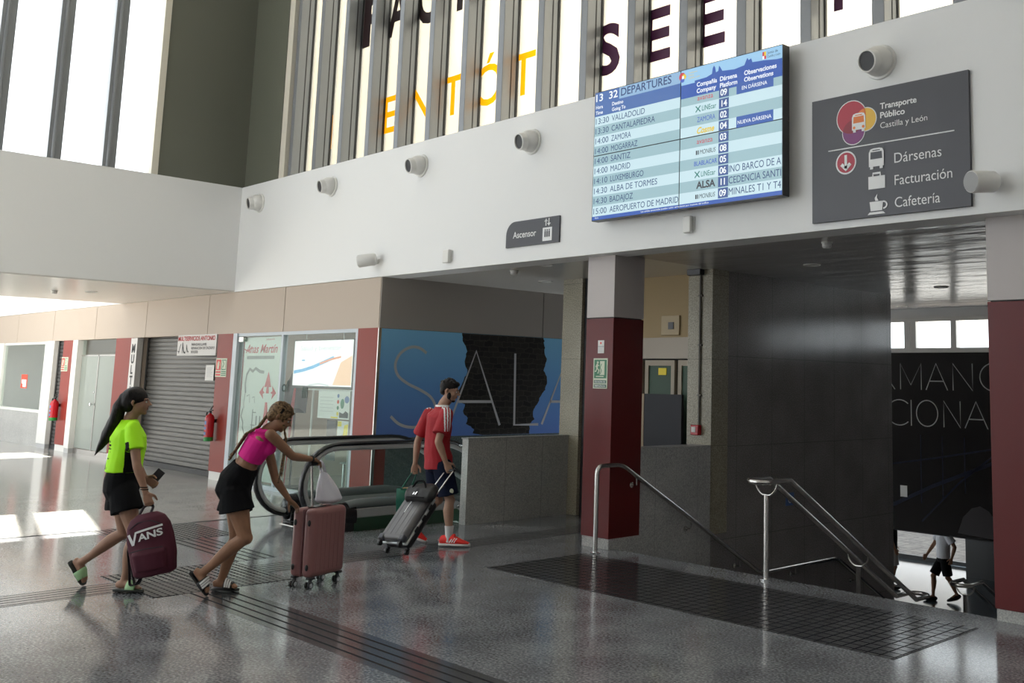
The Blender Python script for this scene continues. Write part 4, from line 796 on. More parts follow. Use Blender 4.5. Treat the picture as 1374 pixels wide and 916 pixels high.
# ceiling fittings
def smoke(x, y, z, label):
    t = thing('smoke_detector', label, 'smoke detector', (x, y, z), 'smoke detectors on the soffits')
    b = MB(); b.lathe((x, y, z), (0, 0, -1), [(.055, 0), (.055, .012), (.052, .014)], 20); obj('mount', b, 'plastic_white', t)
    b = MB(); b.lathe((x, y, z - .012), (0, 0, -1), [(.045, 0), (.048, .03), (.035, .045), (0, .047)], 20); obj('head', b, 'plastic_white', t)
smoke(-5.35, 8.16, 3.13, 'smoke detector on the glossy soffit below the large dark grey sign')
smoke(-9.98, 8.05, 3.13, 'smoke detector on the soffit below the lift sign')
smoke(-19.37, 5.53, ZS, 'smoke detector under the left bridge')
def downlight(x, y, z, label, r=.1):
    t = thing('downlight', label, 'downlight', (x, y, z), 'recessed downlights, unlit')
    b = MB(); b.lathe((x, y, z), (0, 0, -1), [(r, 0), (r, .008), (r * .85, .012), (r * .8, .002)], 24); obj('ring', b, 'plastic_white', t)
    b = MB(); b.lathe((x, y, z), (0, 0, -1), [(r * .8, 0), (r * .78, .004), (0, .005)], 20); obj('lens', b, mat('frosted_lens', (.55, .55, .52), .3), t)
downlight(-6.5, 9.6, 3.13, 'unlit downlight nearest the dark granite wall, over the stair head')
downlight(-6.48, 12.7, 3.13, 'unlit downlight over the middle of the stairs, with a bright ring')
downlight(-8.6, 15.4, 3.13, 'unlit downlight just in front of the windows beyond the stairs')
downlight(-10.7, 9.2, 3.13, 'unlit downlight near the cream granite pillar')
downlight(-9.15, 7.85, 3.13, 'unlit downlight close to the band edge left of the red pillar')
downlight(-19.0, 6.0, ZS, 'unlit downlight under the left bridge')
# signs on the red pillar
PP = onM(7.62)
t = thing('exit_sign', 'green emergency exit sign on the red pillar', 'sign', (-7.9, 7.62, 1.67))
b = MB(); rect(b, PP, -8.005, -7.785, 1.675, 2.0, 0, .006, .006); obj('plate', b, 'safety_pale', t)
b = MB(); rect(b, PP, -7.99, -7.8, 1.785, 1.985, 0, .0075); rect(b, PP, -7.99, -7.8, 1.685, 1.72, 1, .0075); rect(b, PP, -7.99, -7.8, 1.73, 1.765, 1, .0075); obj('green_field', b, ['safety_green', mat('grey_green_print', srgb(70, 105, 88), .5)], t)
b = MB(); rect(b, PP, -7.9, -7.83, 1.82, 1.97, 0, .009); rect(b, PP, -7.96, -7.84, 1.8, 1.81, 0, .009)
disc(b, PP, -7.935, 1.955, .014, 0, .0095); stroke(b, PP, [(-7.94, 1.94), (-7.945, 1.89)], .024, 0, .0095); stroke(b, PP, [(-7.945, 1.895), (-7.915, 1.87), (-7.93, 1.835)], .014, 0, .0095); stroke(b, PP, [(-7.947, 1.895), (-7.96, 1.86), (-7.978, 1.86)], .014, 0, .0095); stroke(b, PP, [(-7.965, 1.905), (-7.95, 1.935), (-7.915, 1.92)], .012, 0, .0095); stroke(b, PP, [(-7.89, 1.83), (-7.875, 1.87), (-7.895, 1.9), (-7.875, 1.94)], .01, 1, .0105)
obj('running_figure', b, ['safety_pale', 'safety_green'], t)
b = MB(); text(b, PP, 'ESCALERA DE', -7.895, 1.737, .02, .16, 0, .01, .009, 'C'); text(b, PP, 'EMERGENCIA', -7.895, 1.692, .02, .16, 0, .01, .009, 'C'); obj('lettering', b, 'ink_white', t)
b = MB(); rect(b, PP, -7.945, -7.85, 2.055, 2.195, 0, .004, .004); rect(b, PP, -7.94, -7.855, 2.12, 2.135, 1, .006); disc(b, PP, -7.9, 2.165, .012, 2, .006)
for k in range(3): rect(b, PP, -7.93, -7.87, 2.105 - .018 * k, 2.11 - .018 * k, 1, .006)
tag(obj('pillar_sticker', b, ['sign_white', 'grey_print', 'notice_red']), 'small white sticker on the red pillar above the green exit sign', 'sticker')
# fire alarm call point and its conduit on the cream pillar
t = thing('fire_alarm_call_point', 'red fire alarm call point on the cream granite pillar', 'fire alarm', (-7.9, 9.288, 1.15))
b = MB(); b.box(-7.985, -7.865, 9.22, 9.288, 1.14, 1.26); obj('box', b, 'ext_red', t, bevel=.008)
b = MB(); b.box(-7.965, -7.905, 9.214, 9.221, 1.175, 1.235); obj('plate', b, 'paper', t)
b = MB(); b.tube([(-7.895, 9.27, 1.255), (-7.895, 9.27, 3.06)], .013, 8)
for z in (1.6, 2.2, 2.8): b.box(-7.925, -7.865, 9.262, 9.288, z, z + .02)
tag(obj('cable_conduit', b, mat('grey_conduit', (.16, .15, .13), .5)), 'thin grey conduit running up the cream granite pillar to the ceiling', 'conduit')
b = MB(); b.box(-8.06, -7.85, 9.2, 9.29, 3.06, 3.13); tag(obj('junction_box', b, 'dark_grey', bevel=.005), 'small grey junction box at the top of the cream granite pillar', 'junction box')
# letters stuck on the front window panes
def film_mat(name, c):      # coloured film that daylight shines through
    m = bpy.data.materials.new(name); m.use_nodes = True; nt = m.node_tree; nt.nodes.clear(); o = nt.nodes.new('ShaderNodeOutputMaterial')
    t = nt.nodes.new('ShaderNodeBsdfTranslucent'); t.inputs[0].default_value = (*c, 1); s = nt.nodes.new('ShaderNodeBsdfDiffuse'); s.inputs[0].default_value = (*c, 1)
    x = nt.nodes.new('ShaderNodeMixShader'); x.inputs[0].default_value = .35; nt.links.new(t.outputs[0], x.inputs[1]); nt.links.new(s.outputs[0], x.inputs[2]); nt.links.new(x.outputs[0], o.inputs[0]); return m
M['letter_purple'] = mat('purple_window_letter', srgb(74, 14, 62), 0.5); M['letter_orange'] = film_mat('orange_window_letter', srgb(255, 176, 20)); M['letter_brown'] = mat('brown_window_letter', srgb(40, 22, 24), 0.5)
rn = random.Random(5)
def win_letter(i_x, ch, z, h, m, w=None, what='lettering', bold=.03):
    best = min(panes, key=lambda p: abs(p[0] + .33 - (i_x + .2)))
    b = MB(); text(b, onM(YG - .004), ch, i_x, z, h, w, bold=bold, d=.0); obj(what, b, m, best[1])
for x, ch in ((-16.02, 'I'), (-14.46, 'I'), (-12.87, 'E'), (-12.15, 'N'), (-11.38, 'T'), (-10.66, 'Ó'), (-9.88, 'T')): win_letter(x, ch, 5.32, .54, 'letter_orange', bold=.01)
for x, ch in ((-8.33, 'S'), (-7.55, 'E'), (-6.78, 'E'), (-5.18, 'T')): win_letter(x, ch, 5.3, .56, 'letter_purple', .42 if ch != 'T' else .4)
for x, ch in ((-13.6, 'F'), (-12.9, 'A'), (-12.15, 'C'), (-11.36, 'T'), (-10.6, 'O')): win_letter(x, ch, 6.82, .75, 'letter_brown', .55)
# ------------------------------------------------------------------ escalator going down beside the mural
t = thing('escalator', 'black-railed escalator going down between the mural and the low granite wall', 'escalator', (-11.15, 6.6, 0))
M['belt'] = mat('handrail_belt', (0.012, 0.012, 0.014), 0.22); M['esc_green'] = mat('dark_green_skirt', (0.02, 0.06, 0.032), 0.3); M['esc_grey'] = mat('grey_skirt', (0.36, 0.37, 0.37), 0.35); M['esc_deck'] = mat('dark_teal_deck', (0.13, 0.155, 0.155), 0.3)
M['esc_pale'] = mat('pale_grey_guide', (0.46, 0.47, 0.47), 0.4); M['glass_teal'] = glass_mat('pale_teal_glass', (0.92, 0.96, 0.95), 0.1)
YC, ZC, RR = 6.12, .53, .45
def rail_path():
    p = [(7.6, .08 + .0)] if False else []
    p += [(6.5, ZC - RR)] + [(YC + RR * math.cos(math.radians(a)), ZC + RR * math.sin(math.radians(a))) for a in range(270, 89, -12)]
    p += [(6.6, ZC + RR), (7.5, ZC + RR)] + [(7.5 + .8 * math.sin(math.radians(a)), ZC + RR - .8 * (1 - math.cos(math.radians(a)))) for a in (8, 16, 24, 30)]
    y, z = p[-1]; p += [(y + 1.2, z - .693), (y + 2.6, z - 1.5)]
    return p
for x, s in ((-11.72, 1), (-10.62, -1)):
    pth = rail_path(); o = .055
    b = MB(); b.tube([(x, y, z) for y, z in pth], .042, 12, ry=.024, side=(1, 0, 0)); obj('handrail', b, 'belt', t)
    cen = Vector((0, YC + .6, ZC)); inn = []
    b = MB()
    n = len(pth); pts = []
    for i in range(n):
        a = Vector(pth[max(i - 1, 0)]); c = Vector(pth[min(i + 1, n - 1)]); d_ = (c - a).normalized(); nn = Vector((d_.y, -d_.x)); pts.append(Vector(pth[i]) + nn * .047)
    b.tube([(x, q.x, q.y) for q in pts], .03, 8, ry=.03, side=(1, 0, 0)); obj('rail_guide', b, 'esc_pale', t)
    g = MB(); top = [(q.x, q.y) for q in pts]; low = [(10.1, -1.15), (8.0, .12), (7.5, .28), (6.3, .28)]
    V = [(x - .005, y, z) for y, z in top + low]; g.prism(V, (.01, 0, 0)); obj('glass_panel', g, 'glass_teal', t)
    # skirting: green base, grey band, rounded deck
    for nm, z0, z1, dx, mt in (('skirt', 0, .15, .14, 'esc_green'), ('skirt_band', .15, .25, .13, 'esc_grey')):
        b = MB(); x0, x1 = sorted((x - s * .0, x - s * dx)); x0, x1 = (x - .05, x + dx) if s < 0 else (x - dx, x + .05)
        P4 = lambda q: [(x0, 6.28, q), (x1, 6.28, q), (x1, 7.6, q), (x0, 7.6, q)]
        b.prism([(x0, 6.28, z0), (x0, 7.7, z0), (x0, 10.2, z0 - 1.44), (x0, 10.2, z1 - 1.44), (x0, 7.7, z1), (x0, 6.28, z1)], (x1 - x0, 0, 0)); obj(nm, b, mt, t, bevel=.006)
    b = MB(); x0, x1 = (x - .06, x + .12) if s < 0 else (x - .12, x + .06); xm = (x0 + x1) / 2
    b.tube([(xm, 6.22, .27), (xm, 6.35, .29), (xm, 7.5, .29), (xm, 7.75, .25), (xm, 10.2, -1.16)], (x1 - x0) / 2, 14, ry=.06, side=(1, 0, 0)); obj('deck', b, 'esc_deck', t)
    b = MB(); x0, x1 = (x - .08, x + .15) if s < 0 else (x - .15, x + .08); xm = (x0 + x1) / 2
    b.tube([(xm, 6.06, .17), (xm, 6.1, .17), (xm, 6.29, .16), (xm, 6.31, .16)], [.05, .1, .115, .115], 16, ry=[.09, .15, .16, .16], side=(1, 0, 0)); b.box(xm - .1, xm + .1, 6.12, 6.3, 0.002, .1); obj('newel_base', b, 'belt', t, bevel=.01)
b = MB(); b.box(-11.6, -10.74, 5.95, 7.62, .0, .006); obj('landing_plate', b, 'steel', t)
for i in range(7):
    b = MB(); y = 7.62 + .4 * i; z = -.2 * max(0, i - .5) if i else 0
    b.box(-11.58, -10.76, y, y + .395, z - .2, z)
    for k in range(20): b.box(-11.57 + k * .0405, -11.55 + k * .0405, y, y + .395, z, z + .008)
    obj('step', b, 'esc_grey', t, smooth=False)
# steel pegs on the end of the parapet
for z, lb in ((.93, 'upper short steel peg on the end of the low granite wall'), (.2, 'lower short steel peg on the end of the low granite wall')):
    b = MB(); b.lathe((-10.235, 7.6, z), (-1, 0, 0), [(.012, 0), (.012, .09), (.02, .092), (.02, .105)], 12); tag(obj('steel_peg', b, 'chrome'), lb, 'peg')
# ------------------------------------------------------------------ stair handrails
def smooth_path(P, r=.12, n=5):
    P = [Vector(p) for p in P]; o = [P[0]]
    for a, b_, c in zip(P, P[1:], P[2:]):
        u = (a - b_); v = (c - b_); k = min(r, u.length * .45, v.length * .45); u.normalize(); v.normalize()
        for i in range(n + 1):
            s = i / n; o.append((b_ + u * k) * (1 - s) ** 2 + b_ * 2 * s * (1 - s) + (b_ + v * k) * s * s)
    return o + [P[-1]]
t = thing('handrail', 'steel handrail on the grey granite wall starting at the red pillar', 'handrail', (-7.66, 7.38, 0))
xr_ = XG + .085
b = MB(); b.tube(smooth_path([(-7.66, 7.38, .01), (-7.66, 7.38, .88), (xr_, 7.72, .88), (xr_, 10.16, -.52), (xr_, 11.86, -.53), (xr_, 13.9, -1.70)], .09), .025, 12); obj('rail', b, 'steel', t)
b = MB(); b.lathe((-7.66, 7.38, 0.004), (0, 0, 1), [(.055, 0), (.055, .01), (.03, .014), (.03, .02)], 18); obj('foot_flange', b, 'chrome', t)
for y, z in ((7.95, .75), (8.85, .21), (9.75, -.3), (10.9, -.53), (12.3, -.78)):
    b = MB(); b.tube([(xr_, y, z - .02), (xr_, y, z - .09), (XG + .0, y, z - .1)], .01, 8); b.lathe((XG, y, z - .1), (1, 0, 0), [(.03, 0), (.03, .012), (.02, .016)], 14); obj('bracket', b, 'steel', t)
def double_rail(y, zf, yl, zl, label, mids):
    t = thing('handrail', label, 'handrail', (-5.64, y, zf))
    xa, xb = -5.76, -5.52; zt = zf + .88
    top = [(xa, y + .2, zt), (xa, y - .06, zt)] + [(-5.64 + .12 * math.cos(math.radians(a)), y - .06 + .12 * math.sin(math.radians(a)), zt) for a in range(200, 341, 20)] + [(xb, y - .06, zt), (xb, y + .2, zt)]
    bot = [(xb, yl, zl), (xb, yl + .22, zl)] + [(-5.64 + .12 * math.cos(math.radians(a)), yl + .22 + .12 * math.sin(math.radians(a)), zl) for a in range(20, 161, 20)] + [(xa, yl + .22, zl), (xa, yl, zl)]
    b = MB(); b.tube(top + bot, .025, 12, closed=True); obj('rail', b, 'steel', t)
    def post(y, z0, z1):
        b = MB(); b.tube([(-5.64, y, z0), (-5.64, y, z1 - .13)], .026, 12); o = obj('post', b, 'steel', t)
        b = MB(); b.tube(smooth_path([(xa, y, z1 - .02), (xa + .01, y, z1 - .07), (-5.69, y, z1 - .13), (-5.59, y, z1 - .13), (xb - .01, y, z1 - .07), (xb, y, z1 - .02)], .03), .01, 8); obj('fork', b, 'steel', o)
        b = MB(); b.lathe((-5.64, y, z0), (0, 0, 1), [(.055, 0), (.055, .012), (.03, .016)], 18); obj('foot_flange', b, 'chrome', o)
    post(y, zf + .002, zt)
    for ym, z0 in mids: post(ym, z0, zt + (zl - zt) * (ym - y - .2) / (yl - y - .2))
double_rail(7.59, 0.0, 10.12, -.50, 'double steel handrail on a post at the head of the stairs', [(9.15, -RI * 5)])
double_rail(11.5, -1.4, 13.9, -1.72, 'double steel handrail of the lower flight next to the right red pillar', [(13.0, -1.4 - .1714 * 4)])
b = MB(); rect(b, onX(XG), 10.8, 10.98, .22, .38, 0); stroke(b, onX(XG), arc(10.89, .3, .035, .045, 0, 360, 14), .012, 1, .005)
tag(obj('stair_plate', b, ['ext_blue', 'ink_white']), 'small blue plate on the dark granite wall behind the double handrail', 'sign')
# ------------------------------------------------------------------ people
def V3(p): return Vector(p)
def solid(mb, voxel=.006, it=4, keep=None):
    """fuse overlapping closed shapes into one continuous smooth surface"""
    me = bpy.data.meshes.new('tmp'); me.from_pydata([tuple(v) for v in mb.V], [], mb.F); me.update()
    o = bpy.data.objects.new('tmp', me); COL.objects.link(o)
    r = o.modifiers.new('r', 'REMESH'); r.mode = 'VOXEL'; r.voxel_size = voxel; r.use_smooth_shade = True
    s = o.modifiers.new('s', 'SMOOTH'); s.factor = .5; s.iterations = it
    dg = bpy.context.evaluated_depsgraph_get(); dg.update()
    out = bpy.data.meshes.new_from_object(o.evaluated_get(dg)); bpy.data.objects.remove(o)
    return out
def place(name, me, mats, parent, fold=0.0, paint=None):
    off = base(parent)
    for m in (mats if isinstance(mats, (list, tuple)) else [mats]): me.materials.append(M[m] if isinstance(m, str) else m)
    if fold:
        nr = [v.normal.copy() for v in me.vertices]
        for v, n_ in zip(me.vertices, nr):
            p = v.co; k = noise.noise(Vector((p.x * 9, p.y * 9, p.z * 5))) + .5 * noise.noise(Vector((p.x * 22, p.y * 22, p.z * 12))); v.co = p + n_ * k * fold
    if paint:
        for f in me.polygons: f.material_index = paint(f.center, f.normal)
    for v in me.vertices: v.co -= off
    for f in me.polygons: f.use_smooth = True
    me.name = name; o = bpy.data.objects.new(name, me); COL.objects.link(o); o.parent = parent; return o
def lerp(a, b, t): return a + (b - a) * t
def limb(mb, A, B, prof, n=14):
    """tapering limb from A to B; prof [(t, r)]"""
    A, B = V3(A), V3(B); mb.tube([lerp(A, B, t) for t, r in prof], [r for t, r in prof], n); mb.ball(A, prof[0][1] * .98, n=12, m=8); mb.ball(B, prof[-1][1] * .98, n=12, m=8)
def cuff(mb, A, B, prof, n=18):
    """sleeve or trouser leg with an open-looking flat hem"""
    A, B = V3(A), V3(B); mb.ball(A, prof[0][1], n=12, m=8); mb.tube([lerp(A, B, t) for t, r in prof], [r for t, r in prof], n)
def torso(mb, rings, lats, n=20):
    """rings [(point, half width, half depth)]"""
    mb.tube([r[0] for r in rings], [r[1] for r in rings], n, ry=[r[2] for r in rings], side=[V3(l) for l in lats])
def hand(mb, W, E_, d, pn, th, k=1.0, curl=.9, spread=.0, thumb=.6):
    """wrist W, from elbow E_; d along the palm, pn where the fingers bend to, th thumb side"""
    W, d, pn, th = V3(W), V3(d).normalized(), V3(pn), V3(th)
    pn = (pn - d * pn.dot(d)).normalized(); th = d.cross(pn) * (1 if d.cross(pn).dot(th) > 0 else -1)
    mb.tube([W - d * .02 * k, W + d * .015 * k, W + d * .05 * k, W + d * .085 * k, W + d * .092 * k], [.024 * k, .027 * k, .037 * k, .038 * k, .033 * k], 14, ry=[.019 * k, .016 * k, .015 * k, .013 * k, .01 * k], side=th)
    for i, (u, L, r) in enumerate(((.029, .068, .0088), (.010, .076, .0092), (-.010, .071, .0088), (-.028, .055, .0078))):
        p = W + d * .082 * k + th * u * k; a = .25 * curl; pts = [p - d * .02 * k, p]
        for s in (.45, .31, .24):
            v = d * math.cos(a) + pn * math.sin(a) + th * (spread * u * 8); p = p + v.normalized() * L * s * k; pts.append(p); a += curl * .95
        mb.tube(pts, [r * k, r * k * 1.05, r * k, r * .93 * k, r * .75 * k], 8); mb.ball(p, r * .76 * k, n=8, m=6)
    p = W + d * .025 * k + th * .028 * k; v = (d * .62 + th * .65 + pn * .45).normalized(); q = p + v * .042 * k
    v2 = (d * .8 + th * .05 + pn * thumb).normalized(); q2 = q + v2 * .032 * k; q3 = q2 + (v2 + pn * thumb * .5).normalized() * .022 * k
    mb.tube([p - v * .02 * k, p, q, q2, q3], [.013 * k, .0145 * k, .0115 * k, .0105 * k, .008 * k], 8); mb.ball(q3, .008 * k, n=8, m=6)
def foot(mb, H, T, an, k=1.0, lat=None, bare=True):
    H, T = V3(H), V3(T); f = (T - H).normalized(); L = (T - H).length; up = V3(an) - H; up = (up - f * up.dot(f)).normalized(); lat = f.cross(up)
    P = [H - f * .0 + up * .028, H + f * .03 + up * .036, H + f * L * .35 + up * .04, H + f * L * .62 + up * .028, H + f * L * .82 + up * .018, H + f * L * .93 + up * .013]
    mb.tube(P, [.022 * k, .031 * k, .034 * k, .042 * k, .043 * k, .034 * k], 14, ry=[.024, .034, .038, .026, .017, .011], side=lat)
    mb.tube([V3(an), lerp(V3(an), P[1], .6) + f * .01, P[1] + f * .02 - up * .01], [.034 * k, .036 * k, .03 * k], 12)
    if bare:
        for i, (u, l) in enumerate(((.03, .0), (.013, .006), (-.002, .002), (-.016, -.006), (-.029, -.014))):
            mb.tube([P[4] + lat * u * k, H + f * (L * .96 + l) + lat * u * k * 1.1 + up * .01], [.012, .0085 if i else .011], 8); mb.ball(H + f * (L * .96 + l) + lat * u * k * 1.1 + up * .01, .009 if i else .0115, n=8, m=6)
    return f, up, lat
def head(mb, c, f, u, k=1.0, nose=1.0, jaw=1.0):
    c, f, u = V3(c), V3(f).normalized(), V3(u); u = (u - f * u.dot(f)).normalized(); l = u.cross(f); ax = (l, f, u); S = lambda a, b_, d_: c + (l * a + f * b_ + u * d_) * k
    mb.ball(S(0, -.012, .03), .074 * k, .094 * k, .084 * k, axes=ax, n=20, m=14); mb.ball(S(0, .018, -.02), .066 * k, .068 * k, .085 * k, axes=ax, n=20, m=14)
    mb.ball(S(0, .03, -.068), .046 * k * jaw, .05 * k, .036 * k, axes=ax); mb.ball(S(0, .066, -.085), .021 * k * jaw, .018 * k, .018 * k, axes=ax)
    mb.tube([S(0, .083, .03), S(0, .096, .0), S(0, .106 * 1.0 + .006 * nose, -.016), S(0, .092, -.024)], [.008 * k, .0105 * k, .0135 * k, .01 * k], 8)
    for s in (1, -1):
        mb.ball(S(.014 * s, .092, -.02), .009 * k, .011 * k, .008 * k, axes=ax, n=8, m=6)
        mb.ball(S(.031 * s, .072, .028), .024 * k, .014 * k, .009 * k, axes=ax, n=10, m=8)       # brow
        mb.ball(S(.043 * s, .05, -.025), .022 * k, .024 * k, .022 * k, axes=ax, n=10, m=8)        # cheekbone
        mb.tube([S(.072 * s, -.006, .012), S(.08 * s, -.016, .016), S(.082 * s, -.022, .0), S(.076 * s, -.012, -.028)], [.009 * k, .012 * k, .011 * k, .007 * k], 8)   # ear
    mb.ball(S(0, .084, -.044), .021 * k, .012 * k, .006 * k, axes=ax, n=10, m=6); mb.ball(S(0, .082, -.056), .019 * k, .012 * k, .007 * k, axes=ax, n=10, m=6)
    return S, ax, k
def face(S, ax, k, root, lips, brow):
    for s in (1, -1):
        b = MB(); b.ball(S(.031 * s, .079, .006), .0125 * k, .008 * k, .0075 * k, axes=ax, n=10, m=8); o = obj('eye', b, 'eye_white', root)
        b = MB(); b.ball(S(.031 * s, .0845, .006), .0058 * k, .004 * k, .0062 * k, axes=ax, n=10, m=6); obj('iris', b, 'eye_dark', o)
        b = MB(); b.tube([S(.014 * s, .089, .022), S(.031 * s, .087, .028), S(.048 * s, .075, .022)], [.003 * k, .004 * k, .002 * k], 6); obj('eyebrow', b, brow, root)
    b = MB(); b.ball(S(0, .0885, -.044), .02 * k, .009 * k, .0045 * k, axes=ax, n=10, m=6); b.ball(S(0, .0865, -.055), .018 * k, .009 * k, .0055 * k, axes=ax, n=10, m=6); obj('lips', b, lips, root)
def skin_mat(name, c):
    m = mat(name, c, .5, spec=.35); v = coords(m); n1 = nd(m, 'ShaderNodeTexNoise'); n1.inputs['Scale'].default_value = 14; lk(m, v, n1.inputs['Vector'])
    lk(m, ramp(m, n1.outputs['Fac'], [(.3, tuple(x * .9 for x in c)), (.7, tuple(min(1, x * 1.08) for x in c))]), bsdf(m).inputs['Base Color']); return m
def hair_mat(name, c0, c1, sc=(120, 120, 12)):
    m = mat(name, c0, .45, spec=.2); v = coords(m, sc); n1 = nd(m, 'ShaderNodeTexNoise'); n1.inputs['Scale'].default_value = 1; n1.inputs['Detail'].default_value = 3; lk(m, v, n1.inputs['Vector'])
    lk(m, ramp(m, n1.outputs['Fac'], [(.35, c0), (.65, c1)]), bsdf(m).inputs['Base Color'])
    bp = nd(m, 'ShaderNodeBump'); bp.inputs['Strength'].default_value = .5; bp.inputs['Distance'].default_value = .004; lk(m, n1.outputs['Fac'], bp.inputs['Height']); lk(m, bp.outputs['Normal'], bsdf(m).inputs['Normal']); return m
M['eye_white'] = mat('eye_white', (.6, .58, .55), .2); M['eye_dark'] = mat('eye_dark', (.015, .01, .008), .15); M['lips'] = mat('lips', (.30, .10, .09), .4)
M['skin_a'] = skin_mat('tanned_skin', (.34, .19, .125)); M['skin_b'] = skin_mat('brown_skin', (.30, .155, .09)); M['skin_c'] = skin_mat('light_tan_skin', (.38, .225, .155))
M['hair_black'] = hair_mat('black_hair', (.006, .005, .005), (.022, .018, .017)); M['hair_brown'] = hair_mat('brown_braids', (.05, .028, .014), (.26, .16, .08), (60, 60, 60))
M['hair_short'] = hair_mat('short_black_hair', (.006, .005, .005), (.02, .016, .015), (150, 150, 150))
M['lime'] = mat('lime_shirt', srgb(180, 255, 10), .7); M['cloth_black'] = mat('black_cloth', (.008, .008, .009), .8, spec=.1); M['pink'] = mat('hot_pink_top', srgb(224, 20, 140), .75)
M['shirt_red'] = mat('red_shirt', srgb(160, 10, 28), .7); M['navy'] = mat('navy_cloth', (.008, .011, .028), .8, spec=.12); M['stripe_white'] = mat('white_stripe', (.75, .75, .75), .7)
M['sole_grey'] = mat('grey_sole', (.05, .055, .05), .7); M['slide_green'] = mat('pale_green_slide', srgb(160, 200, 150), .6); M['slide_black'] = mat('black_slide', (.012, .012, .013), .5)
def leg(mb, hip, kn, an, k=1.0, calf=1.0):
    hip, kn, an = V3(hip), V3(kn), V3(an); f = (kn - (hip + an) / 2); f = f.normalized() if f.length > .02 else Vector((0, 0, 0))
    limb(mb, hip, kn, [(0, .084 * k), (.2, .083 * k), (.5, .072 * k), (.8, .056 * k), (1, .051 * k)])
    c = lerp(kn, an, .28) - f * .012
    mb.tube([kn, lerp(kn, an, .12) - f * .006, c, lerp(kn, an, .5) - f * .008, lerp(kn, an, .78), an], [.05 * k, .05 * k, .054 * k * calf, .047 * k * calf, .034 * k, .031 * k], 14); mb.ball(an, .033 * k, n=12, m=8); mb.ball(kn + f * .008, .05 * k, n=12, m=8)
def arm(mb, sh, el, wr, k=1.0):
    limb(mb, sh, el, [(0, .047 * k), (.25, .046 * k), (.6, .041 * k), (1, .035 * k)]); limb(mb, el, wr, [(0, .036 * k), (.25, .038 * k), (.6, .031 * k), (1, .023 * k)])
def slide(root, H, T, fr, sole, strap, stripes=None):
    """open-toed slide sandal under a foot"""
    H, T = V3(H), V3(T); f, up, lat = fr; L = (T - H).length
    s = MB(); pts = []
    for t, w_ in ((-.06, .02), (-.03, .034), (.1, .04), (.35, .04), (.6, .048), (.85, .05), (1.0, .042), (1.07, .02)): pts.append((H + f * L * t, w_))
    s.tube([p - up * .012 for p, w_ in pts], [w_ for p, w_ in pts], 14, ry=[.012] * len(pts), side=lat); t_ = thing_part('slide', s, sole, root)
    b = MB(); V = []; F = []; n = 12
    for q, tt in enumerate((.48, .60, .78, .84)):
        for i in range(n + 1):
            a = math.pi * i / n; w_ = .053; h_ = (.082, .074, .05, .045)[q]
            V.append(H + f * L * tt + lat * math.cos(a) * w_ + up * (math.sin(a) * h_ - .008))
    for q in range(3):
        for i in range(n): F.append((q * (n + 1) + i, q * (n + 1) + i + 1, (q + 1) * (n + 1) + i + 1, (q + 1) * (n + 1) + i))
    b.add(V, F); o = obj('strap', b, strap, t_)
    m = o.modifiers.new('thick', 'SOLIDIFY'); m.thickness = .008; m.offset = 1
    if stripes:
        for tt in (.54, .63, .72):
            b = MB(); P = []
            for i in range(1, n): a = math.pi * i / n; h_ = lerp(.082, .05, (tt - .48) / .3) + .006; P.append(H + f * L * (tt + .04 * math.cos(a)) + lat * math.cos(a) * .060 + up * (math.sin(a) * h_ - .006))
            b.tube(P, .0075, 6, ry=.003, side=f); obj('stripe', b, stripes, t_)
    return t_
def thing_part(name, mb, m, root): return obj(name, mb, m, root)

# ---- woman with the lime shirt
rv, dv = Vector((.7303, .6831, 0)).normalized(), Vector((-.685, .728, 0)).normalized()
def heading(a): return rv * math.cos(math.radians(a)) + dv * math.sin(math.radians(a))
Z = Vector((0, 0, 1))
def lateral(f): return f.cross(Z).normalized()
f1 = heading(18); l1 = lateral(f1)
J = {k: V3(v) for k, v in {'head': (-8.894, 3.229, 1.50), 'neck': (-8.922, 3.202, 1.352), 'chest': (-8.928, 3.197, 1.20), 'waist': (-8.932, 3.193, 0.985), 'pelvis': (-8.928, 3.196, 0.84), 'shR': (-8.745, 3.165, 1.30), 'elR': (-8.655, 3.190, 1.01), 'wrR': (-8.612, 3.260, 0.79), 'shL': (-9.085, 3.244, 1.294), 'elL': (-9.055, 3.315, 1.02), 'wrL': (-8.985, 3.385, 0.875), 'hipR': (-8.845, 3.175, 0.80), 'hipL': (-9.012, 3.214, 0.80), 'knR': (-8.725, 3.250, 0.435), 'anR': (-8.765, 3.212, 0.085), 'toR': (-8.635, 3.300, 0.03), 'heR': (-8.800, 3.165, 0.03), 'knL': (-8.985, 3.258, 0.435), 'anL': (-9.225, 3.045, 0.20), 'toL': (-9.215, 3.07, 0.03), 'heL': (-9.30, 2.985, 0.195)}.items()}
w1 = thing('person', 'woman in a lime green shirt and black shorts carrying a maroon backpack', 'person', (-8.87, 3.24, 0))
B = MB()
pv = J['pelvis']
torso(B, [(pv - Z * .09, .10, .085), (pv - Z * .04 - f1 * .01, .155, .115), (pv + Z * .03 - f1 * .012, .16, .118), (J['waist'] + Z * .02, .122, .09), (J['chest'] - Z * .06 + f1 * .012, .135, .105), (J['chest'] + Z * .04, .145, .102), (J['neck'] - Z * .06 - f1 * .005, .15, .07), (J['neck'] - Z * .02, .075, .055), (J['neck'] + Z * .02 + f1 * .005, .05, .05), (J['head'] - Z * .06 + f1 * .0, .047, .05)], [l1] * 10)
arm(B, J['shR'] - l1 * .015, J['elR'], J['wrR'], .95); arm(B, J['shL'] + l1 * .015, J['elL'], J['wrL'], .95); leg(B, J['hipR'], J['knR'], J['anR'], .98); leg(B, J['hipL'], J['knL'], J['anL'], .98)
S1 = head(B, J['head'] + f1 * .005, f1, Z, .98, .8, .9)
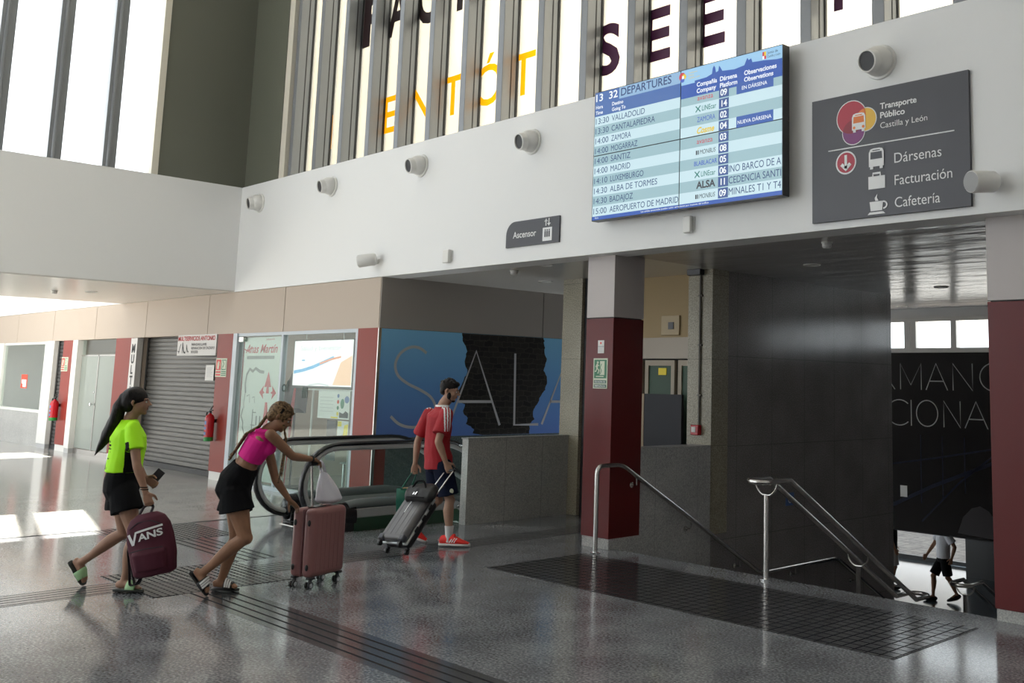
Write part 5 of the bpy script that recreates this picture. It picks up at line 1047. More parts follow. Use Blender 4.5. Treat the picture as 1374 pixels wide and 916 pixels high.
fR = foot(B, J['heR'], J['toR'], J['anR'], .95); fL = foot(B, J['heL'], J['toL'], J['anL'], .95)
hand(B, J['wrR'], J['elR'], J['wrR'] - J['elR'], -l1, f1, .95, 1.5); hand(B, J['wrL'], J['elL'], (J['wrL'] - J['elL']).normalized() + f1 * .6, l1, Z, .95, .75)
place('body', solid(B, .0055), 'skin_a', w1); face(*S1, w1, 'lips', 'hair_black')
B = MB()
torso(B, [(J['waist'] - Z * .045, .172, .142), (J['waist'] + Z * .02, .166, .138), (J['chest'] - Z * .07 + f1 * .012, .165, .138), (J['chest'] + Z * .02 + f1 * .008, .172, .134), (J['neck'] - Z * .06, .172, .095), (J['neck'] - Z * .022, .11, .076), (J['neck'] + Z * .008, .066, .062)], [l1] * 7)
for sh, el, sg in ((J['shR'], J['elR'], 1), (J['shL'], J['elL'], -1)):
    cuff(B, sh - l1 * .02 * sg, lerp(sh, el, .60), [(0, .06), (.5, .064), (1, .07)])
def paint1(c, n):
    q = c - J['chest']; lat_ = q.dot(l1); fwd = q.dot(f1)
    if lat_ > .095 and c.z < 1.235 and n.dot(l1) > .3 and (c - J['shR']).length > .13 and abs(fwd - .03 - (1.24 - c.z) * .12) < .012 + (1.24 - c.z) * .12: return 1
    if n.dot(f1) < -.5 and abs(lat_) < .10 and .96 < c.z < 1.2:
        if c.z > 1.045 and (c.z % .028) < .015 and noise.noise(Vector((c.x * 60, c.y * 60, math.floor(c.z / .028)))) > -.12: return 1
        if c.z < 1.03 and noise.noise(Vector((c.x * 32, c.y * 32, c.z * 32))) > .12: return 1
    return 0
place('shirt', solid(B, .0055, 5), ['lime', 'cloth_black'], w1, .007, paint1)
B = MB()
torso(B, [(pv - Z * .12, .14, .11), (pv - Z * .05 - f1 * .01, .175, .135), (pv + Z * .03 - f1 * .01, .176, .135), (J['waist'] - Z * .03, .158, .122), (J['waist'] + Z * .0, .15, .118)], [l1] * 5)
for hp, kn in ((J['hipR'], J['knR']), (J['hipL'], J['knL'])): cuff(B, hp + Z * .0, lerp(hp, kn, .46) - f1 * .008, [(0, .108), (.5, .115), (1, .124)])
place('shorts', solid(B, .007, 5), 'cloth_black', w1, .006)
B = MB(); S, ax, k = S1
B.ball(S(0, -.02, .04), .084, .103, .088, axes=ax, n=22, m=14); B.ball(S(0, -.05, .0), .078, .07, .085, axes=ax); B.ball(S(0, -.105, .035), .045, .04, .045, axes=ax)
hb = J['head']
B.tube([S(0, -.11, .03), S(0, -.13, -.04), V3((-8.985, 3.115, 1.36)), V3((-9.02, 3.075, 1.24)), V3((-9.055, 3.04, 1.14)), V3((-9.09, 3.01, 1.06))], [.045, .062, .068, .058, .038, .01], 14, ry=[.038, .05, .055, .05, .03, .008], side=l1)
me = solid(B, .007, 3)
place('hair', me, 'hair_black', w1, .012)
for H, T, fr in ((J['heR'], J['toR'], fR), (J['heL'], J['toL'], fL)): slide(w1, H, T, fr, 'sole_grey', 'slide_green')
B = MB()
for t_ in (.12, .2): c = lerp(J['wrR'], J['elR'], t_); B.tube([c + (l1 * math.cos(a) + f1 * math.sin(a)) * .027 for a in [2 * math.pi * i / 16 for i in range(16)]], .004, 6, closed=True)
obj('bracelet', B, 'cloth_black', w1)
ph = J['wrL'] + f1 * .085 + Z * .0
B = MB(); e = f1 * .6 + Z * .8; e.normalize(); o_ = l1.cross(e).normalized()
B.prism([ph + e * a + l1 * .0 + o_ * b_ for a, b_ in ((-.07, -.035), (.07, -.035), (.07, .035), (-.07, .035))], l1 * .009); tag(obj('phone', B, 'black', bevel=.003), 'dark phone held in the left hand of the woman in lime', 'phone')
# backpack hanging from her right hand
M['maroon'] = mat('maroon_canvas', srgb(74, 18, 38), .8); M['strap_dark'] = mat('dark_strap', (.018, .012, .018), .7)
hR = J['wrR'] + (J['wrR'] - J['elR']).normalized() * .095 - l1 * .03
bp_ = thing('backpack', 'maroon backpack with white lettering hanging from the hand of the woman in lime', 'backpack', (-8.555, 3.33, .14))
bu = Vector((.0, .0, 1)); bf = heading(5); tilt = math.radians(-12)
b_up = (Z * math.cos(tilt) + bf * math.sin(-tilt) * -1).normalized(); b_u = (bf - b_up * bf.dot(b_up)).normalized(); b_n = b_u.cross(b_up).normalized()
if b_n.dot(dv) > 0: b_n = -b_n
c0 = V3((-8.51, 3.30, .40))
bpP = lambda u, v, d=0.0: c0 + b_u * u + b_up * v + b_n * d
B = MB()
ring = []
for v, hw, hd in ((-.245, .13, .06), (-.225, .165, .085), (-.1, .18, .10), (.05, .18, .098), (.15, .165, .088), (.21, .13, .07), (.245, .07, .04)): ring.append((bpP(0, v), hw, hd))
B.tube([r[0] for r in ring], [r[1] for r in ring], 24, ry=[r[2] for r in ring], side=b_u); B.ball(bpP(.0, .17), .13, .07, .07, axes=(b_u, b_n, b_up))
B.tube([bpP(0, -.19, .07), bpP(0, -.06, .085), bpP(0, -.03, .07)], [.12, .135, .12], 18, ry=[.035, .045, .03], side=b_u)
me = solid(B, .008, 4); place('pack', me, 'maroon', bp_, .006)
B = MB(); B.tube(smooth_path([bpP(-.09, .2), hR + J['wrR'] * 0 - f1 * .035 - Z * .012, hR + f1 * .035 - Z * .012, bpP(.0, .2)], .06), .010, 8); obj('grab_loop', B, 'strap_dark', bp_)
for q in (0, 1):
    B = MB(); B.tube(smooth_path([bpP(-.12 + .02 * q, .14, -.06), bpP(-.2 - .02 * q, .02, -.09), bpP(-.21 - .015 * q, -.16, -.09), bpP(-.19 - .04 * q, -.30, -.06), bpP(-.14 - .02 * q, -.285, -.05), bpP(-.12, -.21, -.05)], .1), .02, 8, ry=.006, side=b_n); obj('shoulder_strap', B, 'strap_dark', bp_)
B = MB(); B.tube([bpP(-.12, .145, .075), bpP(-.05, .185, .075), bpP(.05, .185, .075), bpP(.12, .145, .075)], .004, 6); obj('zip', B, 'strap_dark', bp_)
B = MB(); B.tube([bpP(-.125, -.03, .11), bpP(.0, -.02, .128), bpP(.125, -.03, .11)], .004, 6); obj('zip', B, 'strap_dark', bp_)
def curved(u, v, d=0.0):
    q = 1 - min(1, (abs(u) / .185) ** 2.4); return bpP(u, v, .103 * max(q, .02) ** .45 + d)
B = MB()
V_, F_ = text_geo('ANS', .03); x0 = min(p[0] for p in V_); x1 = max(p[0] for p in V_)
B.add([curved(-.055 + (x - x0) / (x1 - x0) * .185, .043 + y * .075 + (x - x0) / (x1 - x0) * .02, .004) for x, y in V_], F_)
def cs(pts, w_):
    V = []; F = []; P = []
    for a, c in zip(pts, pts[1:]):
        for k_ in range(6): P.append((a[0] + (c[0] - a[0]) * k_ / 6, a[1] + (c[1] - a[1]) * k_ / 6))
    P.append(pts[-1])
    for i, (a, c) in enumerate(P):
        p = Vector(P[max(i - 1, 0)]); q = Vector(P[min(i + 1, len(P) - 1)]); t_ = (q - p).normalized(); nn = Vector((-t_.y, t_.x)) * w_ / 2; V += [curved(a + nn.x, c + nn.y, .004), curved(a - nn.x, c - nn.y, .004)]
    B.add(V, [(2 * i, 2 * i + 1, 2 * i + 3, 2 * i + 2) for i in range(len(P) - 1)])
cs([(-.128, .105), (-.098, .02)], .024); cs([(-.098, .02), (-.066, .113), (.02, .125), (.135, .137)], .016)
obj('lettering', B, 'ink_white', bp_)
ARMS2 = {'shR': (-7.865, 3.905, 1.275), 'elR': (-7.90, 4.13, 1.089), 'wrR': (-8.0, 4.36, 1.049), 'shL': (-8.11, 3.987, 1.225), 'elL': (-8.089, 4.089, .89), 'wrL': (-8.05, 4.20, .725)}
GRIP = Vector((-8.058, 4.432, 1.005)); LH = Vector((-8.03, 4.262, .662)); FB = [Vector((-7.89, 4.057, 1.225)), Vector((-7.92, 4.028, .866))]
AX3 = Vector((-8.72, 5.70, .03)); GR3 = Vector((-8.905, 6.422, .79)); a3 = (GR3 - AX3).normalized(); s3 = Vector((.985, .17, 0)); s3 = (s3 - a3 * s3.dot(a3)).normalized(); n3 = s3.cross(a3)
GB = Vector((-9.555, 6.335, .31))
# ---- woman in the pink top pushing the rose suitcase
f2 = heading(14); l2 = lateral(f2)
J = {k: V3(v) for k, v in {'head': (-7.922, 4.009, 1.405), 'neck': (-7.99, 3.945, 1.30), 'chest': (-8.035, 3.905, 1.20), 'waist': (-8.10, 3.845, 1.04), 'pelvis': (-8.155, 3.79, 0.875),
 'hipR': (-8.075, 3.745, 0.80), 'hipL': (-8.235, 3.835, 0.80), 'knR': (-7.995, 3.82, 0.455), 'anR': (-8.215, 3.60, 0.185), 'toR': (-8.18, 3.635, 0.03), 'heR': (-8.275, 3.54, 0.185), 'knL': (-8.232, 3.86, 0.415), 'anL': (-8.305, 3.79, 0.085), 'toL': (-8.205, 3.885, 0.03), 'heL': (-8.345, 3.75, 0.03)}.items()}
J.update({k: V3(v) for k, v in ARMS2.items()})
w2_ = thing('person', 'woman in a hot pink crop top with brown braids leaning over the rose suitcase', 'person', (-8.2, 3.78, 0))
B = MB(); sp = (J['neck'] - J['pelvis']).normalized(); pv = J['pelvis']; fn = (f2 - sp * f2.dot(sp)).normalized()
torso(B, [(pv - Z * .10 - f2 * .0, .10, .09), (pv - Z * .05 - f2 * .02, .155, .122), (pv + sp * .03 - f2 * .012, .16, .122), (J['waist'], .122, .088), (lerp(J['waist'], J['chest'], .6), .13, .098), (J['chest'] + sp * .03, .14, .10), (J['neck'] - sp * .055, .145, .07), (J['neck'] - sp * .015, .07, .055), (J['neck'] + sp * .02 + f2 * .01, .048, .05), (J['head'] - Z * .05 - f2 * .01, .046, .05)], [l2] * 10)
for s in (1, -1): B.ball(J['chest'] - sp * .01 + fn * .075 + l2 * .062 * s, .058, .05, .055)
arm(B, J['shR'], J['elR'], J['wrR'], .93); arm(B, J['shL'], J['elL'], J['wrL'], .93); leg(B, J['hipR'], J['knR'], J['anR'], 1.07); leg(B, J['hipL'], J['knL'], J['anL'], 1.07)
hf = (f2 * .85 - Z * .5).normalized()
S2 = head(B, J['head'], hf, Z, .96, .8, .88)
fR = foot(B, J['heR'], J['toR'], J['anR'], .95); fL = foot(B, J['heL'], J['toL'], J['anL'], .95)
hand(B, J['wrR'], J['elR'], (GRIP + Z * .02 - J['wrR']), -Z, -dv, .92, 1.35); hand(B, J['wrL'], J['elL'], (LH - J['wrL']), -dv * .4 - Z * .8, -l2, .92, .55)
place('body', solid(B, .0055), 'skin_b', w2_); face(*S2, w2_, 'lips', 'hair_black')
B = MB()
torso(B, [(J['waist'] + sp * .035, .137, .105), (lerp(J['waist'], J['chest'], .6), .143, .112), (J['chest'] + sp * .03, .152, .114), (J['neck'] - sp * .075, .15, .092), (J['neck'] - sp * .045, .125, .082), (J['neck'] - sp * .02, .075, .066)], [l2] * 6)
for s in (1, -1):
    B.ball(J['chest'] - sp * .01 + fn * .082 + l2 * .062 * s, .064, .055, .06); B.tube([J['chest'] + fn * .09 + l2 * .07 * s, J['neck'] - sp * .03 + l2 * .075 * s + fn * .05, J['neck'] - sp * .015 + l2 * .08 * s, J['neck'] - sp * .05 - fn * .075 + l2 * .075 * s], .028, 8)
place('top', solid(B, .0055, 5), 'pink', w2_, .003)
B = MB()
torso(B, [(pv - Z * .13, .13, .11), (pv - Z * .06 - f2 * .02, .172, .14), (pv + sp * .03 - f2 * .012, .172, .136), (J['waist'] - sp * .055, .148, .11), (J['waist'] - sp * .02, .138, .104)], [l2] * 5)
for hp, kn, q in ((J['hipR'], J['knR'], .40), (J['hipL'], J['knL'], .40)): cuff(B, hp, lerp(hp, kn, q) - f2 * .015, [(0, .11), (.5, .124), (1, .138)])
place('shorts', solid(B, .007, 5), 'cloth_black', w2_, .007)
# braids: rows of plaits over the skull, long plaits falling over the back and the face
S, ax, k = S2
def plait(pts, r, mb):
    P = []
    for a, c in zip(pts, pts[1:]):
        n = max(2, int((c - a).length / .012)); P += [lerp(a, c, i / n) for i in range(n)]
    mb.tube(P, [r * (1 + .28 * math.sin(i * 2.1)) * (1 - .35 * i / len(P)) for i in range(len(P))], 8)
cap = MB(); cap.ball(S(0, -.018, .036), .078, .099, .086, axes=ax, n=22, m=14); cap.ball(S(0, -.06, .0), .068, .05, .07, axes=ax)
hr = place('hair', solid(cap, .006, 3), 'hair_brown', w2_, .004)
for i in range(9):
    u = -.07 + .0175 * i; b = MB(); P = []
    for j in range(9):
        a = math.radians(20 + 17 * j); P.append(S(u * (1 - .25 * abs(math.cos(a))), -.018 + .101 * math.cos(a) * math.sqrt(max(.05, 1 - (u / .085) ** 2)), .036 + .09 * math.sin(a) * math.sqrt(max(.05, 1 - (u / .085) ** 2))))
    plait(P, .0105, b); obj('plait', b, 'hair_brown', hr)
for i in range(6):
    b = MB(); o = l2 * (-.035 + .018 * i); plait([S(-.03 + .012 * i, -.10, .02), J['neck'] - f2 * .07 + o * 1.2 + Z * .03, J['chest'] - fn * .125 + o * 1.5 + sp * .02, J['waist'] - fn * .13 + o + sp * .03, J['waist'] - fn * .15 + o * .8 - sp * .02 - Z * .02 * (i % 3)], .0115, b); obj('plait', b, 'hair_brown', hr)
for i in range(2):
    b = MB(); plait([S(-.06, .03, .0), FB[0] + l2 * .02 * i, lerp(FB[0], FB[1], .5) + f2 * .012 * i, FB[1] + f2 * .02 * i + Z * .05 * i], .009, b); obj('plait', b, 'hair_brown', hr)
b = MB(); b.tube([S(.079 * math.cos(a), -.03 + .045 * 0 + .02, .036) + ax[2] * .088 * math.sin(a) * k + ax[0] * 0 for a in [math.pi * i / 14 for i in range(15)]], .012, 8, ry=.004, side=ax[1]); obj('hair_band', b, 'cloth_black', w2_)
b = MB(); b.ball(S(.083, -.01, -.012), .008, n=8, m=6); tag(obj('earbud', b, 'ink_white'), 'white earbud in the ear of the woman in pink', 'earbud') if False else obj('earbud', b, 'ink_white', w2_)
for H, T, fr in ((J['heR'], J['toR'], fR), (J['heL'], J['toL'], fL)): slide(w2_, H, T, fr, 'slide_black', 'slide_black', 'stripe_white')
B = MB(); c = lerp(J['wrR'], J['elR'], .06); av = (J['elR'] - J['wrR']).normalized(); u_ = av.orthogonal().normalized(); v_ = av.cross(u_)
B.tube([c + (u_ * math.cos(a) + v_ * math.sin(a)) * .026 for a in [2 * math.pi * i / 16 for i in range(16)]], .007, 8, closed=True); obj('watch', B, 'black', w2_)
# rose suitcase
M['rose'] = mat('rose_shell', srgb(146, 102, 100), .36, spec=.4); M['rose_dark'] = mat('rose_seam', srgb(110, 66, 70), .5)
c_bm = V3((-7.895, 4.352, 0)); e1 = Vector((-.935, -.355, 0)).normalized(); e2 = Vector((-e1.y * -1, 0, 0)) if False else Vector((e1.y, -e1.x, 0)); e2 = e2 if e2.y > 0 else -e2
W1_, W2_ = .235, .43
cs_ = thing('suitcase', 'rose pink hard suitcase upright on four double wheels', 'suitcase', tuple(c_bm + e1 * W1_ / 2 + e2 * W2_ / 2))
def slab(mb, a0, a1, b0, b1, z0, z1): mb.prism([c_bm + e1 * a + e2 * b_ + Z * z0 for a, b_ in ((a0, b0), (a1, b0), (a1, b1), (a0, b1))], Z * (z1 - z0))
B = MB(); slab(B, 0, W1_ * .49, 0, W2_, .085, .645); obj('front_shell', B, 'rose', cs_, bevel=.045, seg=5)
B = MB(); slab(B, W1_ * .51, W1_, 0, W2_, .085, .645); obj('back_shell', B, 'rose', cs_, bevel=.045, seg=5)
B = MB(); slab(B, W1_ * .46, W1_ * .54, .006, W2_ - .006, .091, .639); obj('zip_seam', B, 'rose_dark', cs_, bevel=.03, seg=4)
for i in range(7):
    B = MB(); q = .055 + i * .053; slab(B, -.003, .0, q, q + .012, .14, .59); obj('rib', B, 'rose', cs_, bevel=.0015)
for a in (.045, W1_ - .045):
    for z in (.17, .53):
        B = MB(); B.ball(c_bm + e1 * a - e2 * .001 + Z * z, .016, .012, .026, axes=(e1, e2, Z), n=14, m=8); obj('foot_stud', B, 'black', cs_)
B = MB(); B.tube([c_bm + e1 * W1_ / 2 + e2 * .02 + Z * .63, c_bm + e1 * W1_ / 2 + e2 * .0 + Z * .66, c_bm + e1 * W1_ / 2 + e2 * .0 + Z * .66], .012, 8) if False else slab(B, W1_ / 2 - .045, W1_ / 2 + .045, .10, .23, .642, .652); obj('handle_plate', B, 'black', cs_, bevel=.003)
for a in (.035, W1_ - .035):
    for b_ in (.045, W2_ - .045):
        c = c_bm + e1 * a + e2 * b_; o = MB(); slab(o, a - .03, a + .03, b_ - .03, b_ + .03, .072, .092); wh = obj('caster', o, 'black', cs_, bevel=.01)
        o = MB(); o.tube([c + Z * .08, c + Z * .03 - e2 * .015], .016, 8); obj('fork', o, 'black', wh)
        for s in (-.017, .017):
            o = MB(); q = c + e1 * s - e2 * .018 + Z * .0275; o.lathe(q - e1 * .009, e1, [(.0, 0), (.012, .0), (.014, .002), (.027, .002), (.0275, .009), (.027, .016), (.014, .016), (.012, .018), (0, .018)], 20); obj('wheel', o, 'rubber', wh)
            o = MB(); o.lathe(q - e1 * .0095, e1, [(.019, 0), (.019, .019)], 16); obj('wheel_hub', o, 'steel', wh)
hb = MB()
hdl = thing_part('handle', MB().tube([GRIP - e2 * .075, GRIP + e2 * .075], .016, 10), 'black', cs_)
for s in (-1, 1): B = MB(); B.tube([c_bm + e1 * W1_ / 2 + e2 * (.165 + .055 * s) + Z * .65, GRIP + e2 * .055 * s - Z * .01], .0095, 10); obj('rod', B, 'steel', hdl)
# white plastic bag hanging from the handle
M['bag_white'] = mat('white_plastic_bag', (.72, .71, .78), .35)
bs = bsdf(M['bag_white']); bs.inputs['Subsurface Weight'].default_value = .25; bs.inputs['Subsurface Radius'].default_value = (.03, .03, .03)
bag = thing('plastic_bag', 'white plastic carrier bag hanging on the handle of the rose suitcase', 'bag', tuple(c_bm + e1 * W1_ / 2 + e2 * .31 + Z * .65))
bc = c_bm + e1 * W1_ / 2 + e2 * .315; B = MB()
V = []; F = []; n, m = 28, 16
for i in range(m + 1):
    t_ = i / m; z = .657 + .275 * t_; a_ = lerp(.165, .03, t_ ** 1.35) * (1 - .5 * max(0, .12 - t_) / .12); b_ = lerp(.085, .022, t_ ** 1.2) * (1 - .5 * max(0, .12 - t_) / .12); cc = bc - e2 * .10 * t_ ** 1.6
    for j in range(n):
        an = 2 * math.pi * j / n; q = 1 + .13 * noise.noise(Vector((math.cos(an) * 2.2, math.sin(an) * 2.2, t_ * 2.2))) + .06 * math.sin(5 * an + 4 * t_)
        V.append(cc + e2 * math.cos(an) * a_ * q + e1 * math.sin(an) * b_ * q + Z * z)
for i in range(m):
    for j in range(n): F.append((i * n + j, i * n + (j + 1) % n, (i + 1) * n + (j + 1) % n, (i + 1) * n + j))
F.append(list(range(n))[::-1]); F.append([m * n + j for j in range(n)]); B.add(V, F); o = obj('bag_body', B, 'bag_white', bag, ang=180)
ss = o.modifiers.new('s', 'SUBSURF'); ss.levels = 1; ss.render_levels = 1
for s in (-1, 1): B = MB(); top_ = bc - e2 * .10 + Z * .92; B.tube(smooth_path([top_ + e1 * .015 * s + e2 * .02, GRIP + e2 * .06 + e1 * .02 * s + Z * .0, GRIP + e2 * .055 + Z * .022, GRIP + e2 * .05 - e1 * .02 * s, top_ - e2 * .02 + e1 * .012 * s], .02), .012, 8, ry=.006); obj('bag_loop', B, 'bag_white', bag)

# ---- man in the red shirt
f3 = heading(22); l3 = lateral(f3)
J = {k: V3(v) for k, v in {'head': (-9.075, 6.50, 1.615), 'neck': (-9.139, 6.463, 1.46), 'chest': (-9.16, 6.44, 1.27), 'waist': (-9.165, 6.435, 1.04), 'pelvis': (-9.15, 6.45, 0.88), 'shR': (-8.965, 6.395, 1.375), 'elR': (-8.955, 6.30, 1.09), 'wrR': (-8.925, 6.385, 0.875), 'shL': (-9.37, 6.455, 1.36), 'elL': (-9.505, 6.417, 1.06), 'wrL': (-9.502, 6.396, 0.83), 'hipR': (-9.05, 6.43, 0.83), 'hipL': (-9.24, 6.47, 0.83), 'knR': (-8.975, 6.495, 0.475), 'anR': (-8.96, 6.495, 0.10), 'toR': (-8.80, 6.62, 0.025), 'heR': (-9.005, 6.455, 0.025), 'knL': (-9.24, 6.53, 0.45), 'anL': (-9.413, 6.343, 0.14), 'toL': (-9.31, 6.44, 0.025), 'heL': (-9.46, 6.30, 0.10)}.items()}
mn = thing('person', 'man in a red striped shirt and navy shorts pulling the grey suitcase', 'person', (-9.08, 6.46, 0))
B = MB(); pv = J['pelvis']
torso(B, [(pv - Z * .09, .10, .09), (pv - Z * .03, .16, .11), (pv + Z * .05, .155, .108), (J['waist'], .14, .098), (J['chest'] - Z * .06 + f3 * .01, .16, .112), (J['chest'] + Z * .05, .175, .112), (J['neck'] - Z * .075, .185, .078), (J['neck'] - Z * .02, .085, .064), (J['neck'] + Z * .02 + f3 * .012, .057, .058), (J['head'] - Z * .06, .054, .058)], [l3] * 10)
arm(B, J['shR'] - l3 * .01, J['elR'], J['wrR'], 1.08); arm(B, J['shL'] + l3 * .01, J['elL'], J['wrL'], 1.08); leg(B, J['hipR'], J['knR'], J['anR'], 1.0, 1.05); leg(B, J['hipL'], J['knL'], J['anL'], 1.0, 1.05)
hf = (heading(2) * .95 - Z * .2).normalized(); S3 = head(B, J['head'], hf, Z, 1.02, 1.25, 1.1)
hand(B, J['wrR'], J['elR'], (GR3 - J['wrR']), (f3 * .3 - l3 * 1.0), f3, 1.05, 1.45); hand(B, J['wrL'], J['elL'], (J['wrL'] - J['elL']), l3, f3, 1.05, 1.5)
for H, T, A in (('heR', 'toR', 'anR'), ('heL', 'toL', 'anL')): foot(B, J[H], J[T], J[A], .9, bare=False)
place('body', solid(B, .0055), 'skin_c', mn); face(*S3, mn, 'lips', 'hair_black')
B = MB()
torso(B, [(pv - Z * .085, .186, .15), (pv + Z * .02, .182, .147), (J['waist'] - Z * .06, .178, .138), (J['waist'] + Z * .04, .172, .13), (J['chest'] - Z * .04, .186, .138), (J['chest'] + Z * .06, .20, .132), (J['neck'] - Z * .075, .20, .094), (J['neck'] - Z * .03, .115, .08), (J['neck'] + Z * .008, .078, .074)], [l3] * 9)
for sh, el, sg in ((J['shR'], J['elR'], 1), (J['shL'], J['elL'], -1)): cuff(B, sh - l3 * .02 * sg, lerp(sh, el, .72), [(0, .072), (.5, .08), (1, .09)])
def paint3(c, n):
    for sh, el, sg in ((J['shR'], J['elR'], 1), (J['shL'], J['elL'], -1)):
        out = l3 * sg; q = c - J['neck']; lat_ = q.dot(out); fw_ = (c - sh).dot(f3)
        if lat_ > .06 and n.dot(out * .7 + Z * .7) > .25 and c.z > lerp(sh, el, .62).z:
            for k_ in (-.03, 0, .03):
                if abs(fw_ - k_ + .0) < .0075: return 1
    if (c - J['neck']).z > -.012: return 1
    return 0
place('shirt', solid(B, .005, 5), ['shirt_red', 'stripe_white'], mn, .008, paint3)
B = MB()
torso(B, [(pv - Z * .12, .14, .11), (pv - Z * .05, .178, .135), (pv + Z * .05, .176, .134)], [l3] * 3)
for hp, kn in ((J['hipR'], J['knR']), (J['hipL'], J['knL'])): cuff(B, hp, lerp(hp, kn, .86), [(0, .105), (.5, .107), (1, .112)])
place('shorts', solid(B, .007, 5), 'navy', mn, .006)
b = MB(); q = lerp(J['hipR'], J['knR'], .72) + l3 * .108 + f3 * .02; b.ball(q, .006, .022, .03, axes=(l3, f3, Z), n=12, m=8); obj('shorts_badge', b, 'safety_pale', mn)
S, ax, k = S3; B = MB()
B.ball(S(0, -.02, .046), .081, .099, .082, axes=ax, n=22, m=14); B.ball(S(0, -.06, -.0), .07, .045, .06, axes=ax); B.ball(S(0, .045, .085), .055, .045, .03, axes=ax)
for i in range(60):
    a, e = rn.uniform(0, 6.28), rn.uniform(.35, 1.45); B.ball(S(.08 * math.cos(a) * math.cos(e), -.02 + .098 * math.sin(a) * math.cos(e), .046 + .082 * math.sin(e)), .012, n=6, m=4)
place('hair', solid(B, .0055, 2), 'hair_short', mn, .003)
B = MB(); B.ball(S(0, .026, -.072), .0505, .05, .034, axes=ax); B.ball(S(0, .063, -.089), .026, .021, .02, axes=ax); B.ball(S(.052, .015, -.04), .018, .026, .045, axes=ax); B.ball(S(-.052, .015, -.04), .018, .026, .045, axes=ax); place('beard', solid(B, .005, 2), 'hair_short', mn)
M['shoe_red'] = mat('red_trainer', srgb(235, 44, 34), .6); M['sock'] = mat('white_sock', (.68, .67, .66), .8); M['shoe_sole'] = mat('pale_trainer_sole', (.62, .6, .58), .6); M['shoe_heel'] = mat('grey_heel_cup', (.16, .16, .17), .6)
for H, T, A, K in (('heR', 'toR', 'anR', 'knR'), ('heL', 'toL', 'anL', 'knL')):
    H, T, A, K = J[H], J[T], J[A], J[K]; f = (T - H).normalized(); L = (T - H).length; up = A - H; up = (up - f * up.dot(f)).normalized(); lat = f.cross(up)
    B = MB(); B.tube([H + f * .055 + up * .02, lerp(A, H + f * .06, .5), A, lerp(A, K, .14), lerp(A, K, .3)], [.04, .042, .04, .043, .049], 16); obj('sock', B, 'sock', mn)
    B = MB(); P = [(-.035, .02, .026, .03), (-.01, .04, .037, .05), (.12 * L / .25, .048, .043, .06), (.35, .045, .045, .055), (.62, .032, .05, .036), (.85, .022, .048, .022), (1.05, .012, .03, .012)]
    pts = [H + f * (t * L if i > 2 else t) + up * z for i, (t, z, w_, h) in enumerate(P)]
    B.tube(pts, [p[2] for p in P], 18, ry=[p[3] for p in P], side=lat); sho = thing_part('shoe', B, 'shoe_red', mn)
    B = MB(); pts = [(-.045, .022), (-.02, .038), (.12, .044), (.35, .044), (.62, .052), (.85, .05), (1.0, .042), (1.1, .02)]
    B.tube([H + f * (t * L if t > .05 else t) - up * .004 for t, w_ in pts], [w_ for t, w_ in pts], 16, ry=.02, side=lat); obj('sole', B, 'shoe_sole', sho)
    B = MB(); B.tube([H - f * .036 + up * .02, H - f * .036 + up * .06], [.03, .026], 12, ry=.012, side=lat); obj('heel_cup', B, 'shoe_heel', sho)
    for s in (1, -1):
        for j in range(3): B = MB(); q = H + f * L * (.3 + .09 * j); B.tube([q + lat * .0475 * s + up * .02, q + f * .012 + lat * .046 * s + up * .04, q + f * .03 + lat * .038 * s + up * .066], .006, 6, ry=.003, side=f); obj('stripe', B, 'stripe_white', sho)
    B = MB()
    for j in range(4): q = H + f * L * (.38 + .08 * j) + up * (.096 - .016 * j); B.tube([q + lat * .022, q + up * .004, q - lat * .022], .004, 6)
    obj('laces', B, 'shoe_red', sho)
# grey suitcase leaning on its wheels
M['shell_grey'] = mat('grey_shell', (.125, .12, .12), .35, metal=.25); M['trim_silver'] = mat('silver_trim', (.5, .52, .52), .3, metal=.7)
gs = thing('suitcase', 'grey hard suitcase tilted on its wheels behind the man in red', 'suitcase', tuple(AX3))
def SC(s, t_, h): return AX3 + s3 * s + a3 * t_ + n3 * h
def cbox(mb, s0, s1, t0, t1, h0, h1): mb.prism([SC(s, t_, h0) for s, t_ in ((s0, t0), (s1, t0), (s1, t1), (s0, t1))], n3 * (h1 - h0))
B = MB(); cbox(B, -.145, .18, .055, .60, .11, .195); obj('front_shell', B, 'shell_grey', gs, bevel=.05, seg=5)
B = MB(); cbox(B, -.145, .18, .055, .60, .01, .105); obj('back_shell', B, 'black', gs, bevel=.045, seg=5)
B = MB(); cbox(B, -.151, .186, .049, .606, .09, .12); obj('silver_frame', B, 'trim_silver', gs, bevel=.016, seg=3)
for i in range(4): B = MB(); q = -.09 + .065 * i; cbox(B, q, q + .016, .1, .56, .194, .1975); obj('rib', B, 'shell_grey', gs, bevel=.002)
for t_ in (.2, .34, .47):
    B = MB(); cbox(B, .185, .196, t_, t_ + .06, .088, .125); obj('latch', B, 'black', gs, bevel=.003)
for s in (-.115, .15):
    B = MB(); cbox(B, s - .035, s + .035, .045, .11, .135, .198); obj('corner_guard', B, 'dark_grey', gs, bevel=.015)
    for h, t_ in ((.03, .02), (.16, .015)):
        B = MB(); B.lathe(SC(s - .016, t_, h), s3, [(0, 0), (.026, .002), (.029, .016), (.026, .03), (0, .032)], 20); wl = obj('wheel', B, 'rubber', gs)
        B = MB(); B.tube([SC(s, t_, h), SC(s, .06, h)], .018, 8); obj('fork', B, 'black', wl)
hdl = thing_part('handle', MB().tube([GR3 - s3 * .068, GR3 + s3 * .068], .015, 10), 'black', gs)
for s in (-1, 1): B = MB(); B.tube([SC(.055 * s, .58, .03), GR3 + s3 * .055 * s - a3 * .01], .009, 10); obj('rod', B, 'chrome', hdl)
B = MB(); cbox(B, -.012, .0, .36, .52, .196, .2); obj('luggage_strap', B, 'ink_white', gs)
